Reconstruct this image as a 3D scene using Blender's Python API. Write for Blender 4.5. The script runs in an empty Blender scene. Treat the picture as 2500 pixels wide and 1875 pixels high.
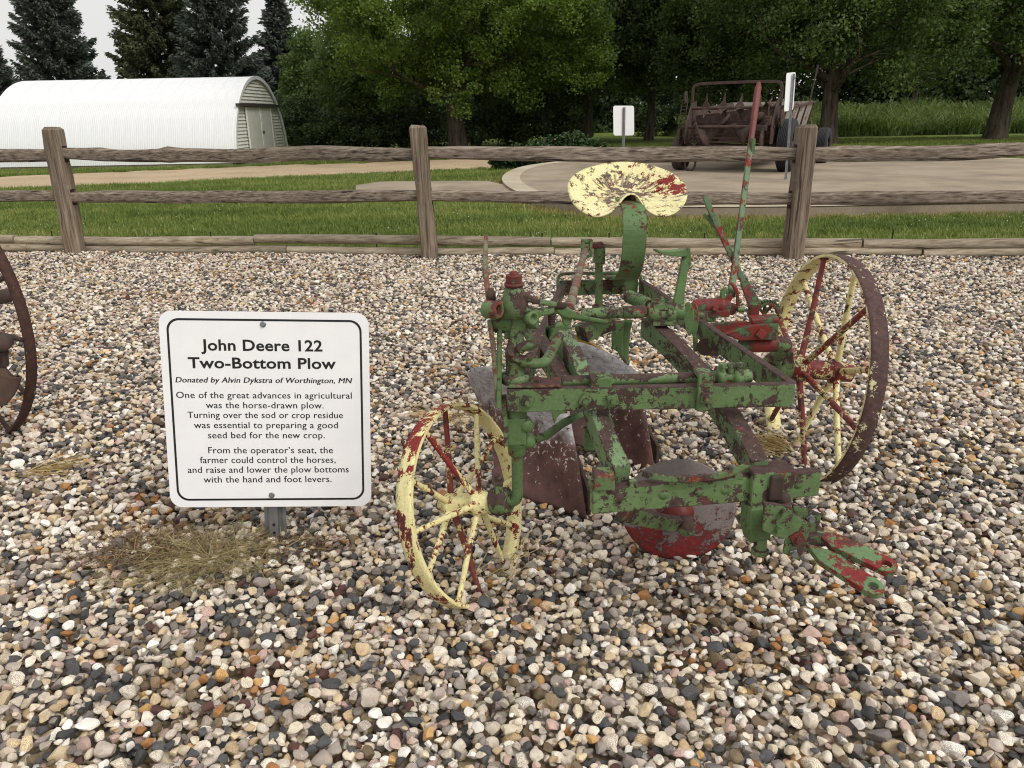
import bpy, bmesh, math, random
import numpy as np
from mathutils import Vector, Matrix

# ------------------------------------------------------------------ camera, sky, sun, exposure
scene = bpy.context.scene
PITCH, ROLL, CAM_H = math.radians(19.4), math.radians(1.1), 1.2
FPX, CX, CY = 1876.0, 1250.0, 937.5          # focal length and centre in pixels of the 2500 x 1875 photograph
FWD = np.array([0, math.cos(PITCH), -math.sin(PITCH)])
UP0 = np.array([0, math.sin(PITCH), math.cos(PITCH)])
RT = np.array([math.cos(ROLL), 0, 0]) - math.sin(ROLL) * UP0
UPV = np.array([math.sin(ROLL), 0, 0]) + math.cos(ROLL) * UP0
CAM = np.array([0, 0, CAM_H])

cam_data = bpy.data.cameras.new('camera')
cam_data.sensor_width = 36.0
cam_data.lens = 36.0 * FPX / 2500.0
cam_data.clip_start, cam_data.clip_end = 0.05, 2000.0
cam = bpy.data.objects.new('camera', cam_data)
scene.collection.objects.link(cam)
m = Matrix.Identity(4)
for i in range(3):
    m[i][0], m[i][1], m[i][2], m[i][3] = RT[i], UPV[i], -FWD[i], CAM[i]
cam.matrix_world = m
scene.camera = cam

SUN_EL, SUN_AZ = math.radians(47), math.radians(132)     # azimuth clockwise from +Y: behind the camera, to the right
world = bpy.data.worlds.new('World')
scene.world = world
world.use_nodes = True
wn, wl = world.node_tree.nodes, world.node_tree.links
wn.clear()
sky = wn.new('ShaderNodeTexSky')
sky.sky_type = 'NISHITA'; sky.sun_disc = False
sky.sun_elevation, sky.sun_rotation = SUN_EL, SUN_AZ
sky.air_density, sky.dust_density, sky.ozone_density = 1.0, 3.0, 1.0
hs = wn.new('ShaderNodeHueSaturation'); hs.inputs['Saturation'].default_value = 0.15
ov = wn.new('ShaderNodeMix'); ov.data_type = 'RGBA'; ov.inputs['Factor'].default_value = 0.85   # even overcast over a faint sky
ov.inputs['B'].default_value = (7.3, 7.22, 7.18, 1)
bg = wn.new('ShaderNodeBackground'); bg.inputs['Strength'].default_value = 0.10
wo = wn.new('ShaderNodeOutputWorld')
wl.new(sky.outputs['Color'], hs.inputs['Color']); wl.new(hs.outputs['Color'], ov.inputs['A'])
wl.new(ov.outputs['Result'], bg.inputs['Color']); wl.new(bg.outputs['Background'], wo.inputs['Surface'])

sun_data = bpy.data.lights.new('sun', 'SUN')
sun_data.energy, sun_data.angle, sun_data.color = 1.5, math.radians(25), (1.0, 0.96, 0.90)
sun = bpy.data.objects.new('sun', sun_data)
scene.collection.objects.link(sun)
sdir = Vector((math.sin(SUN_AZ) * math.cos(SUN_EL), math.cos(SUN_AZ) * math.cos(SUN_EL), math.sin(SUN_EL)))
sun.rotation_euler = sdir.to_track_quat('Z', 'Y').to_euler()

vs = scene.view_settings
vs.view_transform, vs.look, vs.exposure, vs.gamma = 'Standard', 'None', 0.24, 1.0
vs.use_curve_mapping = False
scene.cycles.filter_width = 1.1
scene.cycles.max_bounces = 6
scene.cycles.diffuse_bounces = 3
scene.cycles.transparent_max_bounces = 6

# ------------------------------------------------------------------ helpers
col = scene.collection
rnd = random.Random(7)
rng = np.random.default_rng(11)
K = 2500.0 / 2212.0

def smooth01(t):
    t = np.clip(t, 0, 1); return t * t * (3 - 2 * t)

def terrain(x, y):
    x = np.asarray(x, float); y = np.asarray(y, float)
    return -0.37 * smooth01((y - 11.0) / 16.0) * smooth01((6 - x) / 12.0)

def ray(u, v):
    return FWD + RT * (u - CX) / FPX - UPV * (v - CY) / FPX
def atz(u, v, z=0.0):
    r = ray(u, v); return Vector(CAM + r * ((z - CAM_H) / r[2]))
def aty(u, v, y):
    r = ray(u, v); return Vector(CAM + r * (y / r[1]))
def ground(u, v):
    r = ray(u, v); lo, hi = 0.3, 200.0
    f = lambda t: (CAM + r * t)[2] - float(terrain(*(CAM + r * t)[:2]))
    t = 0.5
    while f(t) > 0 and t < 190: t *= 1.03
    lo, hi = t / 1.03, t
    for _ in range(30):
        mid = (lo + hi) / 2
        if f(mid) > 0: lo = mid
        else: hi = mid
    return Vector(CAM + r * lo)
ZOOM = {0: (0, 0, 2212 / 2500), 1: (1100, 550, 3.687), 2: (1550, 150, 3.017), 3: (1500, 650, 2.766), 4: (950, 900, 2.765), 5: (1400, 1000, 2.602), 6: (1350, 370, 4.74)}
def Q(k, u, v, y=None, z=None):
    """real place of a feature, measured on survey sheet k at known depth y or height z"""
    ox, oy, s = ZOOM[k]
    u, v = ox + u / s, oy + v / s
    return aty(u, v, y) if y is not None else atz(u, v, z)

def tag(o, label=None, cat=None, group=None, kind=None):
    if label: o['label'] = label
    if cat: o['category'] = cat
    if group: o['group'] = group
    if kind: o['kind'] = kind
    return o
def empty(name, loc):
    o = bpy.data.objects.new(name, None); o.empty_display_size = 0.1
    col.objects.link(o); o.location = loc
    return o

class MB:
    """collects shapes in world space and builds them as one mesh object"""
    def __init__(s): s.v, s.f, s.sm = [], [], []
    def add(s, vs_, fs, smooth=False):
        b = len(s.v); s.v += [tuple(p) for p in vs_]; s.f += [tuple(b + i for i in f) for f in fs]; s.sm += [smooth] * len(fs)
        return s
    def hexa(s, p):
        return s.add(p, [(0, 3, 2, 1), (4, 5, 6, 7), (0, 1, 5, 4), (1, 2, 6, 5), (2, 3, 7, 6), (3, 0, 4, 7)])
    def box(s, c, d, rot=None):
        c = Vector(c); R = rot or Matrix.Identity(3)
        pts = [c + R @ Vector((sx * d[0] / 2, sy * d[1] / 2, sz * d[2] / 2)) for sz in (-1, 1) for sx, sy in ((-1, -1), (1, -1), (1, 1), (-1, 1))]
        return s.hexa(pts)
    def sweep(s, pts, w, h, up=(0, 0, 1), close=False):
        """flat bar of width w and height h along a polyline, mitred at the corners; w, h may be lists"""
        pts = [Vector(p) for p in pts]; n = len(pts)
        W = w if isinstance(w, (list, tuple)) else [w] * n
        Hh = h if isinstance(h, (list, tuple)) else [h] * n
        vv = []
        for i, p in enumerate(pts):
            a = pts[i - 1] if i > 0 else (pts[-1] if close else None)
            b = pts[i + 1] if i < n - 1 else (pts[0] if close else None)
            d1 = (p - a).normalized() if a is not None else None
            d2 = (b - p).normalized() if b is not None else None
            t = ((d1 or d2) + (d2 or d1)).normalized()
            k = 1.0
            if d1 is not None and d2 is not None:
                k = 1 / max(0.5, t.dot(d1))
            uu = Vector(up); side = t.cross(uu)
            if side.length < 1e-4: side = t.cross(Vector((0, 1, 0.01)))
            side.normalize(); uu = side.cross(t).normalized()
            kw = k if d1 is not None and d2 is not None and abs((d2 - d1).normalized().dot(side)) > .6 else 1.0
            kh = k if d1 is not None and d2 is not None and abs((d2 - d1).normalized().dot(uu)) > .6 else 1.0
            for sx, sy in ((-1, -1), (1, -1), (1, 1), (-1, 1)):
                vv.append(p + side * sx * W[i] * kw / 2 + uu * sy * Hh[i] * kh / 2)
        ff = []
        for i in range(n - 1 if not close else n):
            a, b = i * 4, ((i + 1) % n) * 4
            for k in range(4):
                ff.append((a + k, a + (k + 1) % 4, b + (k + 1) % 4, b + k))
        if not close:
            ff.append((3, 2, 1, 0)); e = (n - 1) * 4; ff.append((e, e + 1, e + 2, e + 3))
        return s.add(vv, ff)
    def tube(s, pts, r, seg=12, cap=True, close=False):
        pts = [Vector(p) for p in pts]; n = len(pts)
        R = list(r) if isinstance(r, (list, tuple, np.ndarray)) else [r] * n
        vv = []; ref = None
        for i, p in enumerate(pts):
            a = pts[i - 1] if i > 0 else (pts[-1] if close else p); b = pts[i + 1] if i < n - 1 else (pts[0] if close else p)
            t = (b - a).normalized()
            if ref is None:
                ref = t.cross(Vector((0, 0, 1)))
                if ref.length < 1e-3: ref = t.cross(Vector((0, 1, 0)))
            ref = (ref - t * ref.dot(t)).normalized(); u2 = t.cross(ref)
            for k in range(seg):
                an = 2 * math.pi * k / seg
                vv.append(p + (ref * math.cos(an) + u2 * math.sin(an)) * R[i])
        ff = []
        for i in range(n - 1 if not close else n):
            a, b = i * seg, ((i + 1) % n) * seg
            for k in range(seg):
                ff.append((a + k, a + (k + 1) % seg, b + (k + 1) % seg, b + k))
        s.add(vv, ff, True)
        if cap and not close:
            s.add(vv[:seg][::-1], [tuple(range(seg))]); s.add(vv[-seg:], [tuple(range(seg))])
        return s
    def cyl(s, a, b, r, seg=16):
        return s.tube([a, b], r, seg)
    def lathe(s, c, axis, prof, seg=24, smooth=True, close=False):
        """prof: list of (distance along axis, radius)"""
        c = Vector(c); n = Vector(axis).normalized()
        a = n.cross(Vector((0, 0, 1)))
        if a.length < 1e-3: a = n.cross(Vector((0, 1, 0)))
        a.normalize(); b = n.cross(a)
        vv = [c + n * d + (a * math.cos(2 * math.pi * k / seg) + b * math.sin(2 * math.pi * k / seg)) * max(r, 1e-4) for d, r in prof for k in range(seg)]
        ff = []
        m_ = len(prof)
        for i in range(m_ if close else m_ - 1):
            for k in range(seg):
                p, q = i * seg, ((i + 1) % m_) * seg
                ff.append((p + k, p + (k + 1) % seg, q + (k + 1) % seg, q + k))
        return s.add(vv, ff, smooth)
    def prism(s, poly, n, th):
        """flat plate: 3d outline poly extruded by th along n"""
        n = Vector(n).normalized(); poly = [Vector(p) for p in poly]; k = len(poly)
        vv = poly + [p + n * th for p in poly]
        return s.add(vv, [tuple(range(k))[::-1], tuple(range(k, 2 * k))] + [(i, (i + 1) % k, k + (i + 1) % k, k + i) for i in range(k)])
    def nut(s, c, n, w, th, sides=4, turn=0.3):
        n = Vector(n).normalized(); a = n.cross(Vector((0, 0, 1)))
        if a.length < 1e-3: a = n.cross(Vector((0, 1, 0)))
        a.normalize(); b = n.cross(a); c = Vector(c)
        poly = [c + (a * math.cos(2 * math.pi * (k + turn) / sides) + b * math.sin(2 * math.pi * (k + turn) / sides)) * w for k in range(sides)]
        s.prism(poly, n, th)
        return s
    def mesh(s, name, origin=(0, 0, 0)):
        me = bpy.data.meshes.new(name); o = Vector(origin)
        me.from_pydata([tuple(Vector(p) - o) for p in s.v], [], s.f); me.update()
        me.polygons.foreach_set('use_smooth', s.sm)
        bm = bmesh.new(); bm.from_mesh(me); bmesh.ops.recalc_face_normals(bm, faces=bm.faces); bm.to_mesh(me); bm.free()
        return me
    def build(s, name, mat, parent=None, origin=None, bevel=0.0, seg=2):
        if origin is None: origin = ORIGIN
        me = s.mesh(name, origin); me.materials.append(mat)
        o = bpy.data.objects.new(name, me); col.objects.link(o)
        if parent is not None: o.parent = parent
        else: o.location = origin
        if bevel:
            b = o.modifiers.new('bevel', 'BEVEL'); b.width = bevel; b.segments = seg; b.limit_method = 'ANGLE'; b.angle_limit = math.radians(40)
            b.harden_normals = False
        return o
ORIGIN = Vector((0, 0, 0))

def np_mesh(name, verts, faces, mat, tone=None, smooth=False):
    """big mesh from numpy arrays; tone: one value per face"""
    me = bpy.data.meshes.new(name)
    nv, nf, k = len(verts), len(faces), faces.shape[1]
    me.vertices.add(nv); me.vertices.foreach_set('co', np.asarray(verts, np.float32).ravel())
    me.loops.add(nf * k); me.loops.foreach_set('vertex_index', np.asarray(faces, np.int32).ravel())
    me.polygons.add(nf); me.polygons.foreach_set('loop_start', np.arange(nf, dtype=np.int32) * k)
    me.polygons.foreach_set('loop_total', np.full(nf, k, np.int32))
    me.update(calc_edges=True)
    if smooth: me.polygons.foreach_set('use_smooth', np.ones(nf, bool))
    if tone is not None:
        a = me.attributes.new('tone', 'FLOAT', 'FACE'); a.data.foreach_set('value', np.asarray(tone, np.float32))
    if mat: me.materials.append(mat)
    return me
def obj(name, me, parent=None, loc=(0, 0, 0)):
    o = bpy.data.objects.new(name, me); col.objects.link(o); o.parent = parent; o.location = loc
    return o

# ------------------------------------------------------------------ materials
class NT:
    def __init__(s, name):
        s.m = bpy.data.materials.new(name); s.m.use_nodes = True
        s.n, s.l = s.m.node_tree.nodes, s.m.node_tree.links
        s.b = s.n['Principled BSDF']
        s.tc = None
    def new(s, t, **kw):
        n = s.n.new(t)
        for k, v in kw.items(): setattr(n, k, v)
        return n
    def co(s, kind='Object', scale=(1, 1, 1)):
        if s.tc is None: s.tc = s.new('ShaderNodeTexCoord')
        if scale == (1, 1, 1): return s.tc.outputs[kind]
        mp = s.new('ShaderNodeMapping'); mp.inputs['Scale'].default_value = scale
        s.l.new(s.tc.outputs[kind], mp.inputs['Vector']); return mp.outputs['Vector']
    def noise(s, scale, detail=4, rough=.55, co=None, dist=0.0):
        n = s.new('ShaderNodeTexNoise'); n.inputs['Scale'].default_value = scale; n.inputs['Detail'].default_value = detail
        n.inputs['Roughness'].default_value = rough; n.inputs['Distortion'].default_value = dist
        s.l.new(co if co is not None else s.co(), n.inputs['Vector']); return n.outputs['Fac']
    def ramp(s, fac, stops, interp='LINEAR'):
        r = s.new('ShaderNodeValToRGB'); cr = r.color_ramp; cr.interpolation = interp
        while len(cr.elements) < len(stops): cr.elements.new(0.5)
        for e, (p, c) in zip(cr.elements, stops):
            e.position = p; e.color = (c, c, c, 1) if not isinstance(c, (tuple, list)) else tuple(c) + (1,)
        s.l.new(fac, r.inputs['Fac']); return r.outputs['Color']
    def math(s, op, a, b=None, clamp=False):
        n = s.new('ShaderNodeMath', operation=op); n.use_clamp = clamp
        for i, x in enumerate((a, b)):
            if x is None: continue
            if isinstance(x, (int, float)): n.inputs[i].default_value = x
            else: s.l.new(x, n.inputs[i])
        return n.outputs[0]
    def mix(s, f, a, b, mode='MIX'):
        n = s.new('ShaderNodeMix'); n.data_type = 'RGBA'; n.blend_type = mode
        for key, x in (('Factor', f), ('A', a), ('B', b)):
            if isinstance(x, (int, float)): n.inputs[key].default_value = x
            elif isinstance(x, (tuple, list)): n.inputs[key].default_value = tuple(x) + (1,)
            else: s.l.new(x, n.inputs[key])
        return n.outputs['Result']
    def bump(s, h, strength=.3, dist=.01, nrm=None):
        b = s.new('ShaderNodeBump'); b.inputs['Strength'].default_value = strength; b.inputs['Distance'].default_value = dist
        s.l.new(h, b.inputs['Height'])
        if nrm is not None: s.l.new(nrm, b.inputs['Normal'])
        s.l.new(b.outputs['Normal'], s.b.inputs['Normal']); return b.outputs['Normal']
    def out(s, color=None, rough=.6, metal=0.0, spec=.5):
        if color is not None:
            if isinstance(color, (tuple, list)): s.b.inputs['Base Color'].default_value = tuple(color) + (1,)
            else: s.l.new(color, s.b.inputs['Base Color'])
        if isinstance(rough, (int, float)): s.b.inputs['Roughness'].default_value = rough
        else: s.l.new(rough, s.b.inputs['Roughness'])
        s.b.inputs['Metallic'].default_value = metal
        s.b.inputs['Specular IOR Level'].default_value = spec
        return s.m
def srgb(r, g, b):
    return tuple(((c / 255) / 12.92 if c / 255 <= .04045 else ((c / 255 + .055) / 1.055) ** 2.4) for c in (r, g, b))

def flat_mat(name, c, rough=.6, metal=0., var=.25, scale=8, bump=.1):
    t = NT(name); n = t.noise(scale, 5); f = t.ramp(n, [(.3, 1 - var), (.7, 1 + var * .3)])
    if bump: t.bump(t.noise(scale * 8, 3), bump, .004)
    return t.out(t.mix(1.0, c, f, 'MULTIPLY'), rough, metal)

def leaf_mat(name, dark, light, rough=.55, trans=.25):
    t = NT(name); a = t.new('ShaderNodeAttribute', attribute_name='tone')
    c = t.ramp(a.outputs['Fac'], [(0, dark), (1, light)])
    t.out(c, rough, 0, .3)
    tr = t.new('ShaderNodeBsdfTranslucent'); t.l.new(t.mix(1.0, c, (1.0, 1.25, .6), 'MULTIPLY'), tr.inputs['Color'])
    mx = t.new('ShaderNodeMixShader'); mx.inputs[0].default_value = trans
    t.l.new(t.b.outputs[0], mx.inputs[1]); t.l.new(tr.outputs[0], mx.inputs[2])
    t.l.new(mx.outputs[0], t.n['Material Output'].inputs['Surface'])
    return t.m

def wood_mat(name, base, dark, grain=(60, 2, 60), light=(0.5, 0.45, 0.38)):
    """weathered timber; grain runs along local Y"""
    t = NT(name)
    co = t.co('Object', grain)
    g = t.noise(1.0, 5, .6, co, .2)
    g2 = t.noise(1.0, 3, .6, t.co('Object', tuple(x * .12 if x > 10 else x * .8 for x in grain)))
    c = t.ramp(g, [(.32, dark), (.5, base), (.72, light)])
    crack = t.ramp(t.noise(1.0, 2, .5, t.co('Object', tuple(x * .3 if x > 10 else x * .45 for x in grain)), .25), [(.335, 0.3), (.375, 1.0)])
    c = t.mix(1.0, c, crack, 'MULTIPLY')
    c = t.mix(1.0, c, t.ramp(g2, [(.3, (.62, .6, .58)), (.7, (1.08, 1.05, 1.0))]), 'MULTIPLY')
    oi = t.new('ShaderNodeObjectInfo'); c = t.mix(1.0, c, t.ramp(oi.outputs['Random'], [(0, (.82, .80, .78)), (.5, (1.0, .98, .97)), (1, (1.14, 1.12, 1.08))]), 'MULTIPLY')
    lich = t.ramp(t.noise(9, 5, .7), [(.62, 0), (.70, .5)])
    c = t.mix(lich, c, (.30, .31, .24))
    t.bump(t.math('ADD', g, t.math('MULTIPLY', crack, .8)), .55, .006)
    return t.out(c, .85, 0, .2)

M = {}
M['post'] = wood_mat('weathered_post_wood', srgb(130, 118, 106), srgb(84, 73, 64), (75, 75, 1.6), srgb(160, 149, 136))
M['rail'] = wood_mat('weathered_rail_wood', srgb(142, 132, 121), srgb(88, 78, 71), (1.3, 85, 85), srgb(182, 173, 161))
M['timber'] = wood_mat('landscape_timber_wood', srgb(178, 168, 150), srgb(134, 122, 106), (1.2, 60, 60), srgb(206, 197, 180))
M['steel'] = flat_mat('galvanised_steel', srgb(150, 153, 155), .45, .8, .3, 25)
M['rebar'] = flat_mat('rusty_pin', srgb(60, 46, 40), .8, .3)

# ------------------------------------------------------------------ ground
def lawn_mat():
    t = NT('mown_lawn')
    a = t.noise(.35, 5, .6); b = t.noise(6, 4, .7); c = t.noise(90, 2, .6)
    base = t.ramp(a, [(.35, srgb(94, 112, 54)), (.65, srgb(122, 138, 70))])
    base = t.mix(t.ramp(b, [(.3, 0), (.8, .6)]), base, srgb(124, 134, 70))
    base = t.mix(1.0, base, t.ramp(c, [(.25, .45), (.6, 1.1)]), 'MULTIPLY')
    t.bump(c, .8, .03)
    return t.out(base, .9, 0, .15)
M['lawn'] = lawn_mat()
def grid_sheet(name, xs, ys, mat, lift=0.0, keep=None):
    X, Y_ = np.meshgrid(xs, ys); Zz = terrain(X, Y_) + lift
    V_ = np.stack([X.ravel(), Y_.ravel(), Zz.ravel()], 1); nx = len(xs)
    i = np.arange(len(ys) - 1)[:, None] * nx + np.arange(nx - 1)[None]
    F_ = np.stack([i, i + 1, i + nx + 1, i + nx], -1).reshape(-1, 4)
    return obj(name, np_mesh(name, V_, F_, mat, smooth=True))
xs = np.concatenate([np.linspace(-900, -45, 12), np.linspace(-40, 45, 86), np.linspace(50, 900, 12)])
ys = np.concatenate([np.linspace(-60, 6, 12), np.linspace(7.0, 60, 54), np.linspace(70, 1200, 16)])
lawn = tag(grid_sheet('lawn', xs, ys, M['lawn'], -0.05), kind='structure')

def path_mat(name, c1, c2, c3, sc=60):
    t = NT(name); v = t.new('ShaderNodeTexVoronoi'); v.inputs['Scale'].default_value = sc; t.l.new(t.co(), v.inputs['Vector'])
    sep = t.new('ShaderNodeSeparateColor'); t.l.new(v.outputs['Color'], sep.inputs[0])
    c = t.ramp(sep.outputs[0], [(0, c1), (.5, c2), (1, c3)])
    c = t.mix(1.0, c, t.ramp(t.noise(.6, 4), [(.3, (.8, .78, .75)), (.7, (1.08, 1.06, 1.03))]), 'MULTIPLY')
    t.bump(v.outputs['Distance'], .5, .02)
    return t.out(c, .9, 0, .2)
M['road'] = path_mat('tan_gravel_road', srgb(184, 162, 132), srgb(200, 182, 154), srgb(164, 142, 114), 28)
near = [(-420, 432), (0, 408), (330, 396), (620, 381), (900, 370), (1090, 361), (1180, 356)]
far = [(-420, 400), (0, 380), (330, 367), (620, 355), (890, 346), (1075, 339), (1180, 334)]
P_n = [ground(u * K, v * K) for u, v in near]; P_f = [ground(u * K, v * K) for u, v in far]
rv, rf = [], []
NX, NY = 60, 6
for j in range(NX + 1):
    s_ = j / NX * (len(near) - 1); i = min(int(s_), len(near) - 2); f = s_ - i
    a = P_n[i].lerp(P_n[i + 1], f); b = P_f[i].lerp(P_f[i + 1], f)
    for q in range(NY + 1):
        g = q / NY + (0.03 * math.sin(j * 1.7) + .02 * math.sin(j * 3.1 + q)) * (1 if q in (0, NY) else 0)
        p = a.lerp(b, g); rv.append((p.x, p.y, float(terrain(p.x, p.y)) - .02))
for j in range(NX):
    for q in range(NY):
        a = j * (NY + 1) + q; rf.append((a, a + NY + 1, a + NY + 2, a + 1))
road = tag(obj('gravel_road', np_mesh('gravel_road', np.array(rv), np.array(rf), M['road'], smooth=True)), kind='structure')

# ------------------------------------------------------------------ concrete
def concrete_mat(name, c, dark):
    t = NT(name); a = t.noise(.9, 6, .65); b = t.noise(45, 3)
    x = t.ramp(a, [(.3, dark), (.6, c)])
    x = t.mix(t.ramp(t.noise(2.5, 4, .6, t.co('Object', (.25, 1, 1))), [(.6, 0), (.75, .45)]), x, srgb(140, 108, 80))
    x = t.mix(1.0, x, t.ramp(b, [(.3, .82), (.65, 1.05)]), 'MULTIPLY')
    t.bump(b, .2, .004)
    return t.out(x, .85, 0, .25)
M['concrete'] = concrete_mat('worn_concrete', srgb(168, 154, 134), srgb(132, 120, 104))
M['kerb'] = concrete_mat('pale_kerb_concrete', srgb(196, 184, 162), srgb(160, 148, 128))
PADZ = 0.09
outl = [(2900, 486), (2500, 495), (2200, 500), (1921, 505), (1680, 506), (1480, 503), (1360, 494), (1290, 479), (1250, 462), (1229, 446), (1225, 432), (1243, 417), (1278, 405), (1351, 395), (1416, 388), (1560, 381), (1760, 376), (2000, 374), (2250, 378), (2500, 388), (2900, 402)]
pts = [atz(u, v, PADZ) for u, v in outl]
# round the outline
def chaikin(p, it=2, closed=True):
    for _ in range(it):
        q = []
        for i in range(len(p)):
            a, b = p[i], p[(i + 1) % len(p)]
            if not closed and i == len(p) - 1: break
            q += [a * .75 + b * .25, a * .25 + b * .75]
        p = q
    return p
pts = chaikin(pts)
pad = MB().prism([p - Vector((0, 0, .2)) for p in pts], (0, 0, 1), .2)
pad = tag(pad.build('concrete_pad', M['concrete'], bevel=.02), kind='structure')
cen = sum(pts, Vector()) / len(pts)
ring = MB(); n = len(pts); rvv = []
for i, p in enumerate(pts):
    t_ = (pts[(i + 1) % n] - pts[i - 1]).normalized(); nn = Vector((-t_.y, t_.x, 0))
    if (p + nn * .2 - cen).length > (p - cen).length and (p + nn * .2 - pts[(i + n // 2) % n]).length > (p - pts[(i + n // 2) % n]).length: nn = -nn
    rvv += [p + Vector((0, 0, .004)) - nn * .01, p + nn * .32 + Vector((0, 0, .004))]
ring.add(rvv, [(2 * i, 2 * ((i + 1) % n), 2 * ((i + 1) % n) + 1, 2 * i + 1) for i in range(n)])
ring.build('kerb', M['kerb'], pad)
sl = [atz(*p, .06) for p in ((868, 452), (925, 443), (1190, 441), (1238, 452), (1250, 466), (1100, 470), (868, 474))]
walk = tag(MB().prism([p - Vector((0, 0, .15)) for p in sl], (0, 0, 1), .15).build('concrete_walk', M['concrete'], bevel=.015), kind='structure')

# ------------------------------------------------------------------ gravel bed with real stones
BED_Y = 7.0
FA, FB, FC, FD = Vector((-5.02, 7.61, 0)), Vector((-.7, 6.85, 0)), Vector((2.39, 6.47, 0)), Vector((4.2, 6.23, 0))
def fence_y(x):
    return np.interp(x, [-12, -4.18, -.7, 2.39, 4.2, 12], [8.75, 7.45, 6.88, 6.50, 6.25, 5.2])
M['bed'] = path_mat('gravel_bed', srgb(150, 136, 114), srgb(104, 96, 84), srgb(176, 160, 134), 60)
xg = np.linspace(-11, 11, 80); V_, F_ = [], []
for j in range(13):
    for x in xg: V_.append((x, -3 + (fence_y(x) + .12 + 3) * j / 12, -.035))
for j in range(12):
    for i in range(79): F_.append((j * 80 + i, j * 80 + i + 1, (j + 1) * 80 + i + 1, (j + 1) * 80 + i))
bed = tag(obj('gravel_bed', np_mesh('gravel_bed', np.array(V_), np.array(F_), M['bed'])), kind='structure')

def stone_material():
    t = NT('river_stone')
    a = t.new('ShaderNodeAttribute', attribute_type='INSTANCER', attribute_name='tone')
    pal = [(.00, srgb(230, 222, 208)), (.10, srgb(242, 238, 231)), (.20, srgb(226, 214, 196)), (.29, srgb(218, 200, 170)), (.34, srgb(202, 180, 150)),
           (.38, srgb(214, 204, 190)), (.47, srgb(186, 176, 166)), (.55, srgb(156, 148, 142)), (.62, srgb(128, 123, 120)), (.67, srgb(88, 89, 91)),
           (.75, srgb(74, 75, 76)), (.80, srgb(122, 108, 88)), (.83, srgb(196, 172, 162)), (.88, srgb(216, 206, 186)), (.94, srgb(166, 124, 88)),
           (.952, srgb(92, 66, 62)), (.965, srgb(204, 168, 122)), (.98, srgb(134, 118, 98))]
    base = t.ramp(a.outputs['Fac'], pal[:18], 'CONSTANT')
    off = t.new('ShaderNodeVectorMath', operation='ADD'); t.l.new(t.co(), off.inputs[0])
    mul = t.math('MULTIPLY', a.outputs['Fac'], 911.7)
    cb = t.new('ShaderNodeCombineXYZ'); [t.l.new(mul, cb.inputs[i]) for i in range(3)]
    t.l.new(cb.outputs[0], off.inputs[1]); co = off.outputs[0]
    n1 = t.noise(1.6, 4, .6, co); n2 = t.noise(14, 3, .7, co)
    fr = t.math('FRACT', t.math('MULTIPLY', a.outputs['Fac'], 377.3))
    speck = t.ramp(fr, [(.4, .15), (.65, .9)])
    c = t.mix(1.0, base, t.ramp(n1, [(.3, (.80, .77, .74)), (.65, (1.06, 1.05, 1.04))]), 'MULTIPLY')
    sp = t.ramp(n2, [(.38, (.35, .34, .34)), (.5, (1, 1, 1)), (.64, (1.5, 1.48, 1.42))])
    c = t.mix(1.0, c, t.mix(speck, (1, 1, 1), sp), 'MULTIPLY')
    hue = t.new('ShaderNodeHueSaturation'); hue.inputs['Saturation'].default_value = 1.1
    t.l.new(c, hue.inputs['Color'])
    t.l.new(t.math('ADD', t.math('MULTIPLY', t.math('FRACT', t.math('MULTIPLY', a.outputs['Fac'], 1733.1)), .36), .86), hue.inputs['Value'])
    rust = t.ramp(t.math('MULTIPLY', n1, t.ramp(fr, [(.0, 1.2), (.09, 1.0), (.16, .7)])), [(.66, 0), (.8, .6)])
    c = t.mix(rust, hue.outputs[0], srgb(150, 104, 68))
    t.bump(n2, .25, .05)
    return t.out(c, .68, 0, .35)
M['stone'] = stone_material()

def stone_mesh(i):
    r = np.random.default_rng(100 + i)
    bm = bmesh.new(); bmesh.ops.create_icosphere(bm, subdivisions=3, radius=1.0)
    # cut by random planes so that the pebble gets worn flats
    pl = [(lambda d: d / np.linalg.norm(d))(r.normal(size=3)) for _ in range(11)]; dist = r.uniform(.45, .8, 11)
    soft = r.uniform(.75, 1.0)
    ph = r.uniform(0, 6, 3)
    for v in bm.verts:
        p = np.array(v.co)
        for nn, d in zip(pl, dist):
            h = p @ nn - d
            if h > 0: p = p - nn * h * soft
        p = p * (1 + .05 * math.sin(3 * p[0] + ph[0]) + .05 * math.sin(4 * p[1] + ph[1]))
        v.co = p
    e = r.uniform(.68, 1.0); f = r.uniform(.5, .78)
    for v in bm.verts: v.co = (v.co.x, v.co.y * e, v.co.z * f)
    me = bpy.data.meshes.new('stone'); bm.to_mesh(me); bm.free()
    me.polygons.foreach_set('use_smooth', np.ones(len(me.polygons), bool))
    me.set_sharp_from_angle(angle=math.radians(24))
    me.materials.append(M['stone'])
    return me
NST = 16
stone_meshes = [stone_mesh(i) for i in range(NST)]
half_h = np.array([max(abs(v.co.z) for v in me.vertices) for me in stone_meshes])

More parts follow.
